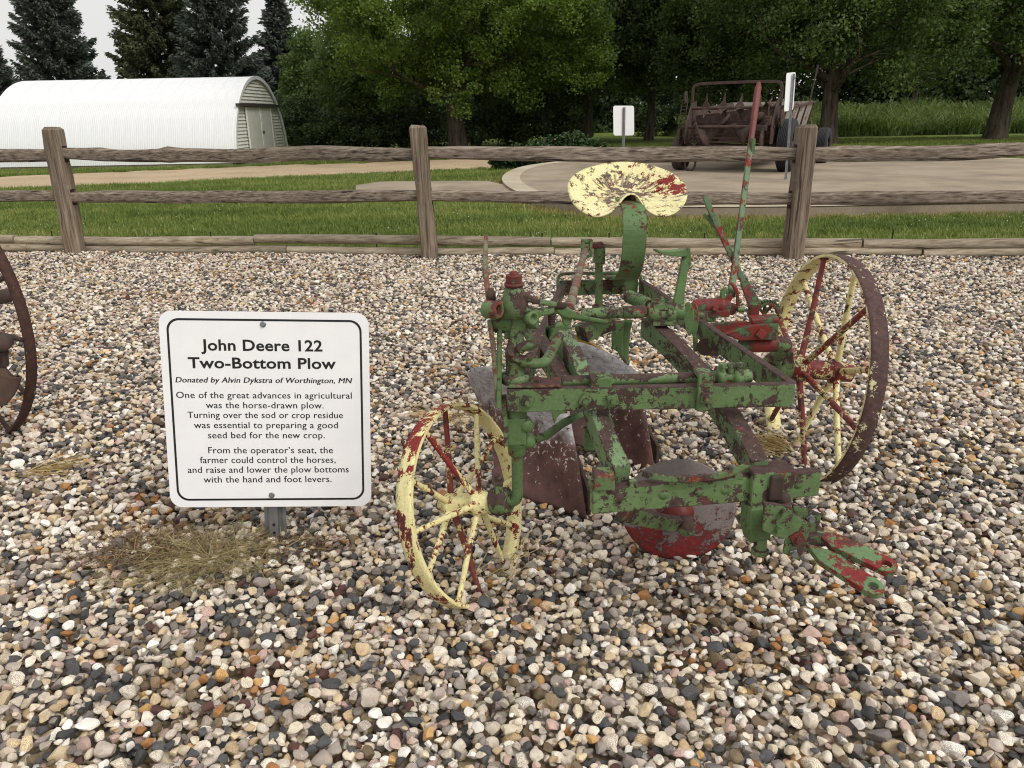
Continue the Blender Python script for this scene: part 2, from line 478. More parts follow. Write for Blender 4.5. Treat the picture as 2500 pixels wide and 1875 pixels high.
def deposit():
    """drop stones one by one on a height map, each into the lowest of a few spots"""
    cell = .008; x0, x1, y0, y1 = -6.2, 6.2, .5, 8.3
    W, H_ = int((x1 - x0) / cell), int((y1 - y0) / cell)
    hm = np.full((H_, W), -.03, np.float32)
    r = np.random.default_rng(5)
    N = 300000
    # candidates inside the wedge that can be seen, plus a margin
    n_c = N * 8
    yy = r.uniform(.75, 7.5, n_c); yy = yy[r.uniform(0, 1, n_c) < (.78 * yy + 1.1) / 6.95]; n_c = len(yy)
    xx = r.uniform(-1, 1, n_c) * (.78 * yy + 1.1)
    ok = (yy < fence_y(xx) + .05) & (np.abs(xx) < 6.0)
    xx, yy = xx[ok], yy[ok]
    size = np.clip(np.exp(r.normal(math.log(.0134), .29, N)), .0075, .028)
    idx = r.integers(0, NST, N); tilt = r.normal(0, .22, (N, 2)); spin = r.uniform(0, 6.283, N)
    px, py, pz = np.zeros(N), np.zeros(N), np.zeros(N)
    ci = ((xx - x0) / cell).astype(int); cj = ((yy - y0) / cell).astype(int)
    kern = {}
    c = 0; L = len(xx)
    for k in range(N):
        best = None
        for q in range(4):
            c = (c + 1) % L
            h = hm[cj[c], ci[c]]
            if best is None or h < best[0]: best = (h, c)
        b = best[1]; s = size[k]; rc = max(1, int(round(s * .74 / cell)))
        if rc not in kern:
            g = np.arange(-rc, rc + 1); d = (g[:, None] ** 2 + g[None] ** 2) / (rc + .35) ** 2
            kern[rc] = np.sqrt(np.clip(1 - d, 0, 1)).astype(np.float32)
        kn = kern[rc]; i, j = ci[b], cj[b]
        if i - rc < 0 or j - rc < 0 or i + rc >= W or j + rc >= H_:
            pz[k] = -9; continue
        w = hm[j - rc:j + rc + 1, i - rc:i + rc + 1]
        hc = s * half_h[idx[k]]
        base = float(w.mean()) * .5 + float(w.max()) * .5
        zc = base + hc * .62
        if zc > .035: pz[k] = -9; continue
        px[k], py[k], pz[k] = xx[b], yy[b], zc
        np.maximum(w, np.where(kn > 0, zc + hc * kn, -1), out=w)
    ok = pz > -5
    return px[ok], py[ok], pz[ok], size[ok], idx[ok], tilt[ok], spin[ok]
gx, gy, gz, gs, gi, gt, gsp = deposit()
top = np.percentile(gz, 80); gz = gz - top + .004
tone = np.random.default_rng(8).uniform(0, 1, len(gx))
# patches where darker or rust-stained stones gather
pn = np.sin(gx * 2.1 + 1.3 * np.sin(gy * 1.7)) * np.sin(gy * 2.7 + gx * .9)
shift = (np.random.default_rng(9).uniform(0, 1, len(gx)) < .16) & (pn > .35)
tone[shift] = np.random.default_rng(10).choice([.68, .75, .765, .89, .62, .81], shift.sum())
pr_ = np.sin(gx * 3.3 + 2.0 * np.sin(gy * 2.3) + .7) * np.sin(gy * 4.1 + 1.5 * np.sin(gx * 1.9))
rs = (np.random.default_rng(13).uniform(0, 1, len(gx)) < .16) & (pr_ > .62); tone[rs] = np.random.default_rng(14).choice([.945, .951, .97, .985, .35], rs.sum())
gz = gz + .008 * np.sin(gx * 2.7 + np.sin(gy * 1.9)) * np.sin(gy * 3.1 + .6 * gx)
tone = np.clip(tone + np.random.default_rng(12).uniform(-.004, .004, len(tone)), 0, .9999)

def visible_px(x, y, z):
    d = np.stack([x, y, z - CAM_H], 1); dz = d @ FWD
    return CX + FPX * (d @ RT) / dz, CY - FPX * (d @ UPV) / dz, dz
su, sv, sd = visible_px(gx, gy, gz)
inside = (su > 20) & (su < 2480) & (sv > 1500) & (sv < 1850) & (gz > -.006)
score = np.where(inside, gs / sd, 0)
big = np.argsort(-score)[:300]
mask = np.ones(len(gx), bool); mask[big] = False
for k in big:
    o = bpy.data.objects.new('stone', stone_meshes[gi[k]]); col.objects.link(o); o.parent = bed
    o.location = (gx[k], gy[k], gz[k]); o.rotation_euler = (gt[k][0], gt[k][1], gsp[k]); o.scale = (gs[k],) * 3
    o['tone'] = float(tone[k])

def scatter_object(name, pos, rot, scl, idx, tone, meshes, parent=None):
    """one object whose geometry nodes set a mesh of the list on every point"""
    me = bpy.data.meshes.new(name); n = len(pos)
    me.vertices.add(n); me.vertices.foreach_set('co', np.asarray(pos, np.float32).ravel())
    for nm_, tp, arr, key in (('rot', 'FLOAT_VECTOR', rot, 'vector'), ('scl', 'FLOAT', scl, 'value'), ('idx', 'INT', idx, 'value'), ('tone', 'FLOAT', tone, 'value')):
        at = me.attributes.new(nm_, tp, 'POINT'); at.data.foreach_set(key, np.asarray(arr, np.int32 if tp == 'INT' else np.float32).ravel())
    o = obj(name, me, parent)
    src = bpy.data.collections.new(name + '_kinds')
    for k, mm in enumerate(meshes):
        so = bpy.data.objects.new('%s_kind_%02d' % (name, k), mm); src.objects.link(so)
    ng = bpy.data.node_groups.new(name + '_scatter', 'GeometryNodeTree')
    ng.interface.new_socket('Geometry', in_out='INPUT', socket_type='NodeSocketGeometry')
    ng.interface.new_socket('Geometry', in_out='OUTPUT', socket_type='NodeSocketGeometry')
    N_, L_ = ng.nodes, ng.links
    gin, gout = N_.new('NodeGroupInput'), N_.new('NodeGroupOutput')
    ci = N_.new('GeometryNodeCollectionInfo'); ci.inputs['Collection'].default_value = src
    ci.inputs['Separate Children'].default_value = True; ci.inputs['Reset Children'].default_value = True
    ip = N_.new('GeometryNodeInstanceOnPoints'); ip.inputs['Pick Instance'].default_value = True
    def named(nm_, tp):
        x = N_.new('GeometryNodeInputNamedAttribute'); x.data_type = tp; x.inputs['Name'].default_value = nm_
        return [s for s in x.outputs if s.enabled and s.name == 'Attribute'][0]
    L_.new(gin.outputs[0], ip.inputs['Points']); L_.new(ci.outputs[0], ip.inputs['Instance'])
    L_.new(named('idx', 'INT'), ip.inputs['Instance Index']); L_.new(named('rot', 'FLOAT_VECTOR'), ip.inputs['Rotation'])
    L_.new(named('scl', 'FLOAT'), ip.inputs['Scale']); L_.new(ip.outputs[0], gout.inputs[0])
    md = o.modifiers.new('scatter', 'NODES'); md.node_group = ng
    return o
g = scatter_object('gravel', np.stack([gx, gy, gz], 1)[mask], np.stack([gt[:, 0], gt[:, 1], gsp], 1)[mask], gs[mask], gi[mask], tone[mask], stone_meshes, bed)
tag(g, kind='stuff')
print('stones', len(gx))

# ------------------------------------------------------------------ grass
M['grass'] = leaf_mat('grass_blades', srgb(58, 78, 30), srgb(128, 138, 70), .6, .3)
def grass_inst_mat():
    t = NT('grass_tufts'); a = t.new('ShaderNodeAttribute', attribute_type='INSTANCER', attribute_name='tone')
    c = t.ramp(a.outputs['Fac'], [(0, srgb(90, 110, 50)), (.55, srgb(128, 144, 72)), (.86, srgb(156, 162, 94)), (.93, srgb(160, 148, 92)), (1, srgb(170, 150, 98))])
    t.out(c, .6, 0, .25)
    tr = t.new('ShaderNodeBsdfTranslucent'); t.l.new(c, tr.inputs['Color']); mx = t.new('ShaderNodeMixShader'); mx.inputs[0].default_value = .3
    t.l.new(t.b.outputs[0], mx.inputs[1]); t.l.new(tr.outputs[0], mx.inputs[2]); t.l.new(mx.outputs[0], t.n['Material Output'].inputs['Surface'])
    return t.m
M['tuft'] = grass_inst_mat()
def tuft_mesh(i, n=16, spread=.07, h=.055, w=.0035):
    r = np.random.default_rng(40 + i); V_, F_ = [], []
    for k in range(n):
        a = r.uniform(0, 6.283); q = r.uniform(0, spread) ; x, y = q * math.cos(a), q * math.sin(a)
        d = r.uniform(0, 6.283); lean = r.uniform(.1, .9) * h; hh = h * r.uniform(.6, 1.25); ww = w * r.uniform(.7, 1.3)
        dx, dy = math.cos(d), math.sin(d); b = len(V_)
        V_ += [(x - dy * ww, y + dx * ww, 0), (x + dy * ww, y - dx * ww, 0),
               (x + dx * lean * .4 + dy * ww * .8, y + dy * lean * .4 - dx * ww * .8, hh * .6), (x + dx * lean * .4 - dy * ww * .8, y + dy * lean * .4 + dx * ww * .8, hh * .6),
               (x + dx * lean + dy * ww * .15, y + dy * lean - dx * ww * .15, hh), (x + dx * lean - dy * ww * .15, y + dy * lean + dx * ww * .15, hh)]
        F_ += [(b, b + 1, b + 2, b + 3), (b + 3, b + 2, b + 4, b + 5)]
    return np_mesh('grass_tuft', np.array(V_), np.array(F_), M['tuft'])
tufts = [tuft_mesh(i) for i in range(8)]
def in_poly(x, y, poly):
    c = np.zeros(len(x), bool); n = len(poly)
    for i in range(n):
        x1, y1, x2, y2 = poly[i][0], poly[i][1], poly[(i + 1) % n][0], poly[(i + 1) % n][1]
        k = ((y1 > y) != (y2 > y)) & (x < (x2 - x1) * (y - y1) / (y2 - y1 + 1e-12) + x1); c ^= k
    return c
r = np.random.default_rng(21)
NG = 90000
yy = 6.1 + (r.uniform(0, 1, NG) ** 1.5) * 26; xx = r.uniform(-1, 1, NG) * (.78 * yy + 1.5)
road_poly = [(p.x, p.y) for p in P_n] + [(p.x, p.y) for p in P_f][::-1]
ok = (yy > fence_y(xx) + .27) & ~in_poly(xx, yy, [(p.x, p.y) for p in pts]) & ~in_poly(xx, yy, [(p.x, p.y) for p in sl]) & ~in_poly(xx, yy, road_poly) & ~((yy > 28.6) & (xx < -9))
xx, yy = xx[ok], yy[ok]; n = len(xx)
gtone = np.clip(.45 + .22 * np.sin(xx * .9 + np.sin(yy)) * np.sin(yy * 1.6) + .12 * np.sin(yy * 5.1) + r.normal(0, .17, n), 0, .9)
pd = np.min([np.hypot(xx - p.x, yy - p.y) for p in pts[::2]], 0)
edge = (pd < .35) & (r.uniform(0, 1, n) < .7); gtone[edge] = r.uniform(.88, 1, edge.sum())
gr = scatter_object('grass', np.stack([xx, yy, terrain(xx, yy) - .055], 1), np.stack([np.zeros(n), np.zeros(n), r.uniform(0, 6.28, n)], 1), r.uniform(.75, 1.35, n) * np.where(yy > 14, 1.5, 1.0), r.integers(0, 8, n), gtone, tufts)
tag(gr, 'short mown green lawn grass behind the fence', 'grass', kind='stuff')
# clover heads
V_, F_ = [], []
M['clover'] = flat_mat('clover_white', (.75, .75, .7), .8, 0, .2)
k = 0
while k < 210:
    y = 6.6 + r.uniform(0, 1) ** 1.3 * 7; x = r.uniform(-1, 1) * (.75 * y)
    if y < fence_y(x) + .5 or math.sin(x * 1.3 + 2 * math.sin(y * .8)) + r.normal() * .5 < .3: continue
    if in_poly(np.array([x]), np.array([y]), [(p.x, p.y) for p in pts])[0]: continue
    s_ = r.uniform(.004, .008); z = float(terrain(x, y)) + r.uniform(.0, .03); b = len(V_)
    V_ += [(x + s_, y, z), (x, y + s_, z), (x - s_, y, z), (x, y - s_, z), (x, y, z + s_), (x, y, z - s_)]
    F_ += [(b, b + 1, b + 4), (b + 1, b + 2, b + 4), (b + 2, b + 3, b + 4), (b + 3, b, b + 4), (b + 1, b, b + 5), (b + 2, b + 1, b + 5), (b + 3, b + 2, b + 5), (b, b + 3, b + 5)]
    k += 1
tag(obj('clover', np_mesh('clover', np.array(V_), np.array(F_), M['clover'])), 'tiny white clover heads dotted through the lawn', 'clover', kind='stuff')

# ------------------------------------------------------------------ fence
def bool_cut(o, boxes):
    cb = MB()
    for c, d in boxes: cb.box(c, d)
    cm = cb.mesh('cut'); co_ = bpy.data.objects.new('cut', cm); col.objects.link(co_)
    co_.location = o.location * 0
    md = o.modifiers.new('cut', 'BOOLEAN'); md.object = co_; md.operation = 'DIFFERENCE'; md.solver = 'EXACT'
    dg = bpy.context.evaluated_depsgraph_get(); me = bpy.data.meshes.new_from_object(o.evaluated_get(dg))
    old = o.data; o.modifiers.clear(); o.data = me
    bpy.data.objects.remove(co_); bpy.data.meshes.remove(old); bpy.data.meshes.remove(cm)

def fence_post(base, topv, w, d, seed, label, mortises):
    r = random.Random(seed); base = Vector(base); topv = Vector(topv); n = 22
    sec = [(-.5, -.36), (-.38, -.5), (.36, -.5), (.5, -.38), (.5, .36), (.38, .5), (-.36, .5), (-.5, .38)]
    ph = [r.uniform(0, 6) for _ in range(16)]
    V_, F_ = [], []
    b0 = base - Vector((0, 0, .25)); 
    for i in range(n + 1):
        t = i / n; p = b0.lerp(topv, t); k = 1.0
        if i == n: k = .72
        if i == n - 1: p = b0.lerp(topv, 1 - .016); k = .97
        for j, (a, b) in enumerate(sec):
            q = 1 + .045 * math.sin(t * 9 + ph[j]) + .03 * math.sin(t * 23 + ph[j + 8])
            V_.append(p + Vector((a * w * k * q, b * d * k * q, (r.uniform(-.006, .006) if i == n else 0))))
    for i in range(n):
        for j in range(8):
            a, b = i * 8 + j, i * 8 + (j + 1) % 8; F_.append((a, b, b + 8, a + 8))
    F_.append(tuple(range(n * 8, n * 8 + 8))); F_.append(tuple(range(8))[::-1])
    mb = MB().add(V_, F_); o = mb.build('fence_post', M['post'], origin=base)
    bool_cut(o, [(Vector(c), (w * 3, .088, h)) for c, h in mortises])
    tag(o, label, 'fence post', 'split rail fence posts')
    return o

def fence_rail(a, b, h, w, seed, label, wav=.012, knots=()):
    r = random.Random(seed); a, b = Vector(a), Vector(b); n = 40; L = (b - a).length
    sec = [(-.5, -.42), (-.3, -.5), (.3, -.48), (.5, -.3), (.5, .3), (.32, .5), (-.28, .47), (-.5, .34)]
    ph = [r.uniform(0, 6) for _ in range(20)]
    side = (b - a).cross(Vector((0, 0, 1))).normalized(); V_, F_ = [], []
    for i in range(n + 1):
        t = i / n; p = a.lerp(b, t)
        e = min(1.0, min(t, 1 - t) * 9); e = .84 + .16 * smooth01(e)
        bow = wav * math.sin(t * 7 + ph[16]) + wav * .5 * math.sin(t * 17 + ph[17]) - wav * .8 * math.sin(math.pi * t)
        kk = sum(am * math.exp(-((t - c) / .02) ** 2) for c, am in knots)
        for j, (x, z) in enumerate(sec):
            q = 1 + .09 * math.sin(t * 6 + ph[j]) + .05 * math.sin(t * 21 + ph[j + 8])
            V_.append(p + side * x * w * e * q + Vector((0, 0, z * h * (e * .8 + .2) * q + bow + (kk if z > 0 else -kk * .3))))
    for i in range(n):
        for j in range(8):
            c, d = i * 8 + j, i * 8 + (j + 1) % 8; F_.append((c, d, d + 8, c + 8))
    F_.append(tuple(range(n * 8, n * 8 + 8))); F_.append(tuple(range(8))[::-1])
    return tag(MB().add(V_, F_).build('fence_rail', M['rail'], origin=a), label, 'fence rail', 'split rail fence rails')

PB = {0: Vector((-7.6, 8.02, 0)), 1: Vector((-4.18, 7.43, 0)), 2: Vector((-.70, 6.85, 0)), 3: Vector((2.39, 6.47, 0)), 4: Vector((5.65, 6.06, 0))}
TOPV = {0: (-7.62, 8.03, 1.15), 1: (-4.16, 7.44, 1.156), 2: (-.755, 6.87, 1.12), 3: (2.40, 6.47, 1.07), 4: (5.66, 6.07, 1.08)}
def on_post(i, z): return PB[i].lerp(Vector(TOPV[i]), z / TOPV[i][2])
def zat(u, v, i): return aty(u * K, v * K, PB[i].y).z
RZ = {1: (zat(150, 333, 1), zat(150, 426, 1)), 2: (zat(915, 331, 2), zat(920, 424, 2)), 3: (zat(1735, 332, 3), zat(1725, 431, 3))}
RZ[0] = (RZ[1][0] + .01, RZ[1][1] + .01); RZ[4] = (RZ[3][0] + .03, RZ[3][1] + .03)
names = {0: 'weathered fence post left of the photo edge', 1: 'leaning grey fence post in front of the white arched shed', 2: 'slender grey fence post left of the yellow plow seat', 3: 'thick grey fence post in front of the rusty spreader tyres', 4: 'grey fence post at far right'}
for i in (1, 2, 3):
    fence_post(PB[i], TOPV[i], (.155, .135, .15)[i - 1], .15, i, names[i], [(on_post(i, z), .145) for z in RZ[i]])
wh = ('upper', 'lower')
where = {0: 'left of the leaning post', 1: 'between the leaning post and the slender post', 2: 'behind the yellow plow seat', 3: 'right of the thick post'}
for i in range(4):
    for j in (0, 1):
        a, b = on_post(i, RZ[i][j]), on_post(i + 1, RZ[i + 1][j])
        d = (b - a).normalized()
        dz = .012 if j else -.0
        fence_rail(a + d * .035 + Vector((0, 0, .0)), b - d * .035 + Vector((0, 0, dz - .006)), (.118, .108)[j], .085, 10 * i + j, '%s weathered split rail %s' % (wh[j], where[i]),
                   (.010 if (i, j) in ((1, 0), (3, 0)) else .004), ((.33, .02), (.12, .012)) if (i, j) == (1, 0) else ())

# landscape timbers stacked behind the posts
def timber(x0, x1, z, r_, seed, label, off):
    r = random.Random(seed); n = 26; pts_ = []; rad = []
    ph = [r.uniform(0, 6) for _ in range(4)]
    for i in range(n + 1):
        t = i / n; x = x0 + (x1 - x0) * t
        pts_.append(Vector((x, float(fence_y(x)) + off + .008 * math.sin(t * 5 + ph[0]), z + .012 * math.sin(t * 4 + ph[1]))))
        rad.append(r_ * (1 + .05 * math.sin(t * 11 + ph[2])))
    rad[0] *= .93; rad[-1] *= .93
    mb = MB(); mb.tube(pts_, rad, 12)
    # sawn flats at top and bottom
    V2 = []
    for p in mb.v: V2.append((p[0], p[1], min(max(p[2], z - r_ * .93), z + r_ * .95)))
    mb.v = V2
    return tag(mb.build('landscape_timber', M['timber'], origin=pts_[0]), label, 'timber', 'landscape timbers edging the gravel')
def xt(u, v=530): return ground(u * K, v * K).x
tops = [(-7.4, -4.9), (-4.88, xt(583)), (xt(585), xt(1183)), (xt(1187), xt(1802)), (xt(1806), xt(2300))]
bots = [(-7.0, xt(105)), (xt(106), xt(648)), (xt(650), xt(1190)), (xt(1192), xt(1920)), (xt(1924), xt(2350))]
tl = ['upper edging timber left of the leaning post', 'upper edging timber below the white shed', 'raised upper edging timber behind the slender post', 'upper edging timber behind the plow levers', 'upper edging timber right of the thick post']
bl = ['lower edging timber left of the leaning post', 'lower edging timber right of the leaning post foot', 'lower edging timber at the slender post foot', 'lower edging timber behind the plow', 'lower edging timber right of the thick post foot']
for k, (a, b) in enumerate(tops): timber(a, b, .107 + (.02 if k in (2,) else 0), .047, 60 + k, tl[k], .13)
for k, (a, b) in enumerate(bots): timber(a, b, .028, .045, 80 + k, bl[k], .115)
pinl = ['left of the leaning post', 'below the white shed', 'left of the slender post', 'right of the slender post', 'under the yellow seat', 'left of the seat spring', 'left of the thick post', 'right of the thick post']
for u, w_ in zip((158, 492, 832, 1166, 1300, 1490, 1862, 2220), pinl):
    x = xt(u); y = float(fence_y(x)) + .13
    h = .215 if u == 1862 else .185
    tag(MB().tube([(x, y, .02), (x + .002, y, h)], .006, 8).tube([(x + .002, y, h), (x + .002, y, h + .006)], .009, 8).build('timber_pin', M['rebar'], origin=(x, y, .02)), 'rusty steel pin through the edging timber ' + w_, 'pin', 'pins holding the edging timbers')

# ------------------------------------------------------------------ arched shed
def white_metal():
    t = NT('white_corrugated_steel')
    n = t.noise(1.2, 4); s_ = t.noise(3, 5, .7, t.co('Object', (3, .3, .3)))
    c = t.mix(t.ramp(s_, [(.55, 0), (.8, .35)]), t.ramp(n, [(.3, srgb(228, 230, 232)), (.7, srgb(240, 241, 242))]), srgb(196, 196, 190))
    return t.out(c, .45, 0, .4)
M['roof'] = white_metal()
M['siding'] = flat_mat('cream_siding', srgb(240, 239, 230), .6, 0, .10, 3)
M['trimdark'] = flat_mat('dark_door_track', srgb(70, 62, 56), .7, 0, .2)
QY0, QW, QH = 29.5, 7.0, 3.1
QZ = aty(400 * K, 354 * K, QY0).z
QX1 = aty(513 * K, 351 * K, QY0).x
QX0 = aty(62 * K, 176 * K, QY0 + QW / 2).x
print('shed', QX0, QX1, QZ, float(terrain(QX1, QY0)))
HA = QW / 2
def arch(t):
    """t 0..1 over the arch: near foot, ridge, far foot"""
    if t <= .5:
        c_ = math.cos(math.pi * t); return (HA - HA * c_, QH * (1 - c_ ** 2.0) ** .53)
    y, z = arch(1 - t); return (QW - y, z)
shed = empty('arched_shed', (QX1, QY0, QZ))
tag(shed, 'long white corrugated arched shed with cream sided end and double doors', 'shed')
NP = 22; PW = (QX1 - QX0) / NP; NR = 40
V_, F_ = [], []
rib = 6
for i in range(rib * 4 + 1):
    x = PW * i / (rib * 4) * 1.03; dpt = .006 * math.cos(i * math.pi / 2)
    for j in range(NR + 1):
        y, z = arch(j / NR); ny, nz = (y - HA) / HA, z / QH; l = math.hypot(ny, nz)
        V_.append((x, y + ny / l * dpt, z + nz / l * dpt))
for i in range(rib * 4):
    for j in range(NR):
        a = i * (NR + 1) + j; F_.append((a, a + 1, a + NR + 2, a + NR + 1))
pm = np_mesh('roof_panel', np.array(V_), np.array(F_), M['roof'], smooth=True)
for k in range(NP):
    o = bpy.data.objects.new('roof_panel', pm); col.objects.link(o); o.parent = shed
    o.location = (-(QX1 - QX0) + k * PW, 0, .0015 * (k % 2)); o.rotation_euler = (0, 0, 0); o.scale = (1, 1, 1 + .0004 * (k % 2))
ORIGIN = Vector((QX1, QY0, QZ))
def inset_y(z, inset=.1):
    lo, hi = 0., .5
    for _ in range(40):
        mid = (lo + hi) / 2
        if arch(mid)[1] < z: lo = mid
        else: hi = mid
    return arch(lo)[0] + inset
ex = QX1 - .06; DZ = 1.92; DY0, DY1 = 1.7, 5.0
nb = 25; bh = QH / nb
for k in range(nb):
    z0, z1 = k * bh, (k + 1) * bh
    if z1 > QH - .1: z1 = QH - .1
    if z0 > z1 - .02: continue
    segs = [(None, None)] if z0 > DZ else [(None, DY0), (DY1, None)]
    for a, b in segs:
        ya0, ya1 = (inset_y(z0), inset_y(z1)) if a is None else (a, a)
        yb0, yb1 = (QW - inset_y(z0), QW - inset_y(z1)) if b is None else (b, b)
        mb = MB(); q = [(0, ya0, z0), (0, yb0, z0), (0, yb1, z1), (0, ya1, z1)]
        mb.hexa([Vector((ex + dx - (.0 if i in (0, 1) else .022) + (.022 if i in (0, 1) else .0), QY0 + y, QZ + z)) for dx in (-.04, 0) for i, (_, y, z) in enumerate(q)])
        mb.build('siding_board', M['siding'], shed)
for y0, y1 in ((DY0 + .02, HA - .02), (HA + .02, DY1 - .02)):
    d = MB().box((ex + .05, QY0 + (y0 + y1) / 2, QZ + DZ / 2 + .04), (.05, y1 - y0, DZ - .02)).build('door', M['siding'], shed)
    for yy_ in (y0 + .05, y1 - .05):
        MB().box((ex + .085, QY0 + yy_, QZ + DZ / 2 + .04), (.02, .09, DZ - .03)).build('door_batten', M['siding'], d)
    hy = HA - .07 if y0 < HA - .5 else HA + .07
    MB().box((ex + .11, QY0 + hy, QZ + 1.0), (.03, .03, .12)).build('door_handle', M['trimdark'], d)
MB().box((ex + .1, QY0 + HA, QZ + DZ + .1), (.14, 5.6, .11)).build('door_track', M['trimdark'], shed)
rim = MB(); rim.sweep([Vector((QX1 + .02, QY0 + arch(j / 40)[0], QZ + arch(j / 40)[1])) for j in range(41)], .03, .10, up=(0, 0, 1)) if False else None
rim = MB(); vv = []
for j in range(41):
    y, z = arch(j / 40); ny, nz = (y - HA) / HA, z / QH; l = math.hypot(ny, nz)
    for dx, dn in ((-.02, -.1), (.03, -.1), (.03, .03), (-.02, .03)): vv.append((QX1 + dx, QY0 + y + ny / l * dn, QZ + z + nz / l * dn))
rim.add(vv, [(j * 4 + k, j * 4 + (k + 1) % 4, j * 4 + 4 + (k + 1) % 4, j * 4 + 4 + k) for j in range(40) for k in range(4)])
rim.build('edge_trim', M['roof'], shed)
MB().box(((QX0 + QX1) / 2 - .1, QY0 + HA, QZ - .2), (QX1 - QX0 - .2, QW - .1, .4)).build('foundation', M['concrete'], shed)
# far end wall
fw_ = MB(); poly = [Vector((QX0 + .1, QY0 + arch(j / 24)[0], QZ + arch(j / 24)[1])) for j in range(25)]
fw_.prism(poly, (1, 0, 0), .05).build('end_wall', M['siding'], shed)
ORIGIN = Vector((0, 0, 0))

# ------------------------------------------------------------------ trees
def bark_mat(name, c1, c2):
    t = NT(name); n = t.noise(1, 6, .65, t.co('Object', (9, 9, 1.6)), .5)
    t.bump(n, .8, .03); return t.out(t.ramp(n, [(.35, c1), (.65, c2)]), .9, 0, .15)
M['bark'] = bark_mat('tree_bark', srgb(48, 42, 36), srgb(98, 88, 76))
M['maple_leaf'] = leaf_mat('maple_leaves', srgb(64, 84, 34), srgb(122, 142, 64), .5, .40)
M['ash_leaf'] = leaf_mat('ash_leaves', srgb(68, 86, 48), srgb(126, 142, 86), .5, .42)
M['dark_leaf'] = leaf_mat('dark_green_leaves', srgb(50, 64, 40), srgb(98, 114, 72), .6, .28)  # duller, darker green for the back trees, brush and woodland
M['spruce_needle'] = leaf_mat('spruce_needles', srgb(54, 62, 54), srgb(104, 112, 104), .7, .08)
M['pine_needle'] = leaf_mat('pine_needles', srgb(58, 62, 44), srgb(106, 110, 80), .7, .1)
M['tall_grass'] = leaf_mat('tall_grass_leaves', srgb(74, 90, 48), srgb(132, 144, 88), .6, .35)
M['hosta_leaf'] = leaf_mat('perennial_leaves', srgb(36, 54, 30), srgb(74, 98, 56), .5, .25)

def leaves(cent, n, spread, size, r, up=.35, flat=1.0):
    """n leaf faces around each centre: returns vertices (n*4) and quads"""
    c = np.repeat(cent, n, 0); N = len(c)
    d = r.normal(size=(N, 3)); d /= np.linalg.norm(d, axis=1)[:, None]
    c = c + d * (r.uniform(0, 1, (N, 1)) ** .5) * np.repeat(np.atleast_1d(spread), n if np.ndim(spread) else N)[:, None] * np.array([1, 1, flat])
    nrm = r.normal(size=(N, 3)) + np.array([0, 0, up * 3]); nrm /= np.linalg.norm(nrm, axis=1)[:, None]
    t = np.cross(nrm, r.normal(size=(N, 3))); t /= np.linalg.norm(t, axis=1)[:, None]; b = np.cross(nrm, t)
    s = size * r.uniform(.6, 1.3, (N, 1))
    V_ = np.stack([c - t * s * .6, c + b * s * .38 - nrm * s * .06, c + t * s * .6 - nrm * s * .16, c - b * s * .38 - nrm * s * .06], 1).reshape(-1, 3)
    return V_, np.arange(N * 4).reshape(-1, 4), c
def branch(mb, p, d, L, r0, depth, tips, r, seg=7, zlim=99):
    pts_, rad = [p], [r0]; q = p.copy(); dd = d.copy()
    for i in range(4):
        dd = (dd + Vector((r.normal(), r.normal(), r.normal() * .6)) * .16).normalized(); q = q + dd * L / 4; pts_.append(q.copy()); rad.append(r0 * (1 - .17 * (i + 1)))
    if q.z < zlim: mb.tube(pts_, rad, max(4, seg), cap=False)
    tips.append(q)
    if depth <= 0: return
    for k in range(3 if depth > 1 else 2):
        at = pts_[2 + (k % 3)] if k < 3 else q
        nd = (dd + Vector((r.normal(), r.normal(), r.normal() * .5 + .15)) * .75).normalized()
        branch(mb, at, nd, L * r.uniform(.55, .8), rad[min(4, 2 + k % 3)] * .65, depth - 1, tips, r, seg - 2, zlim)

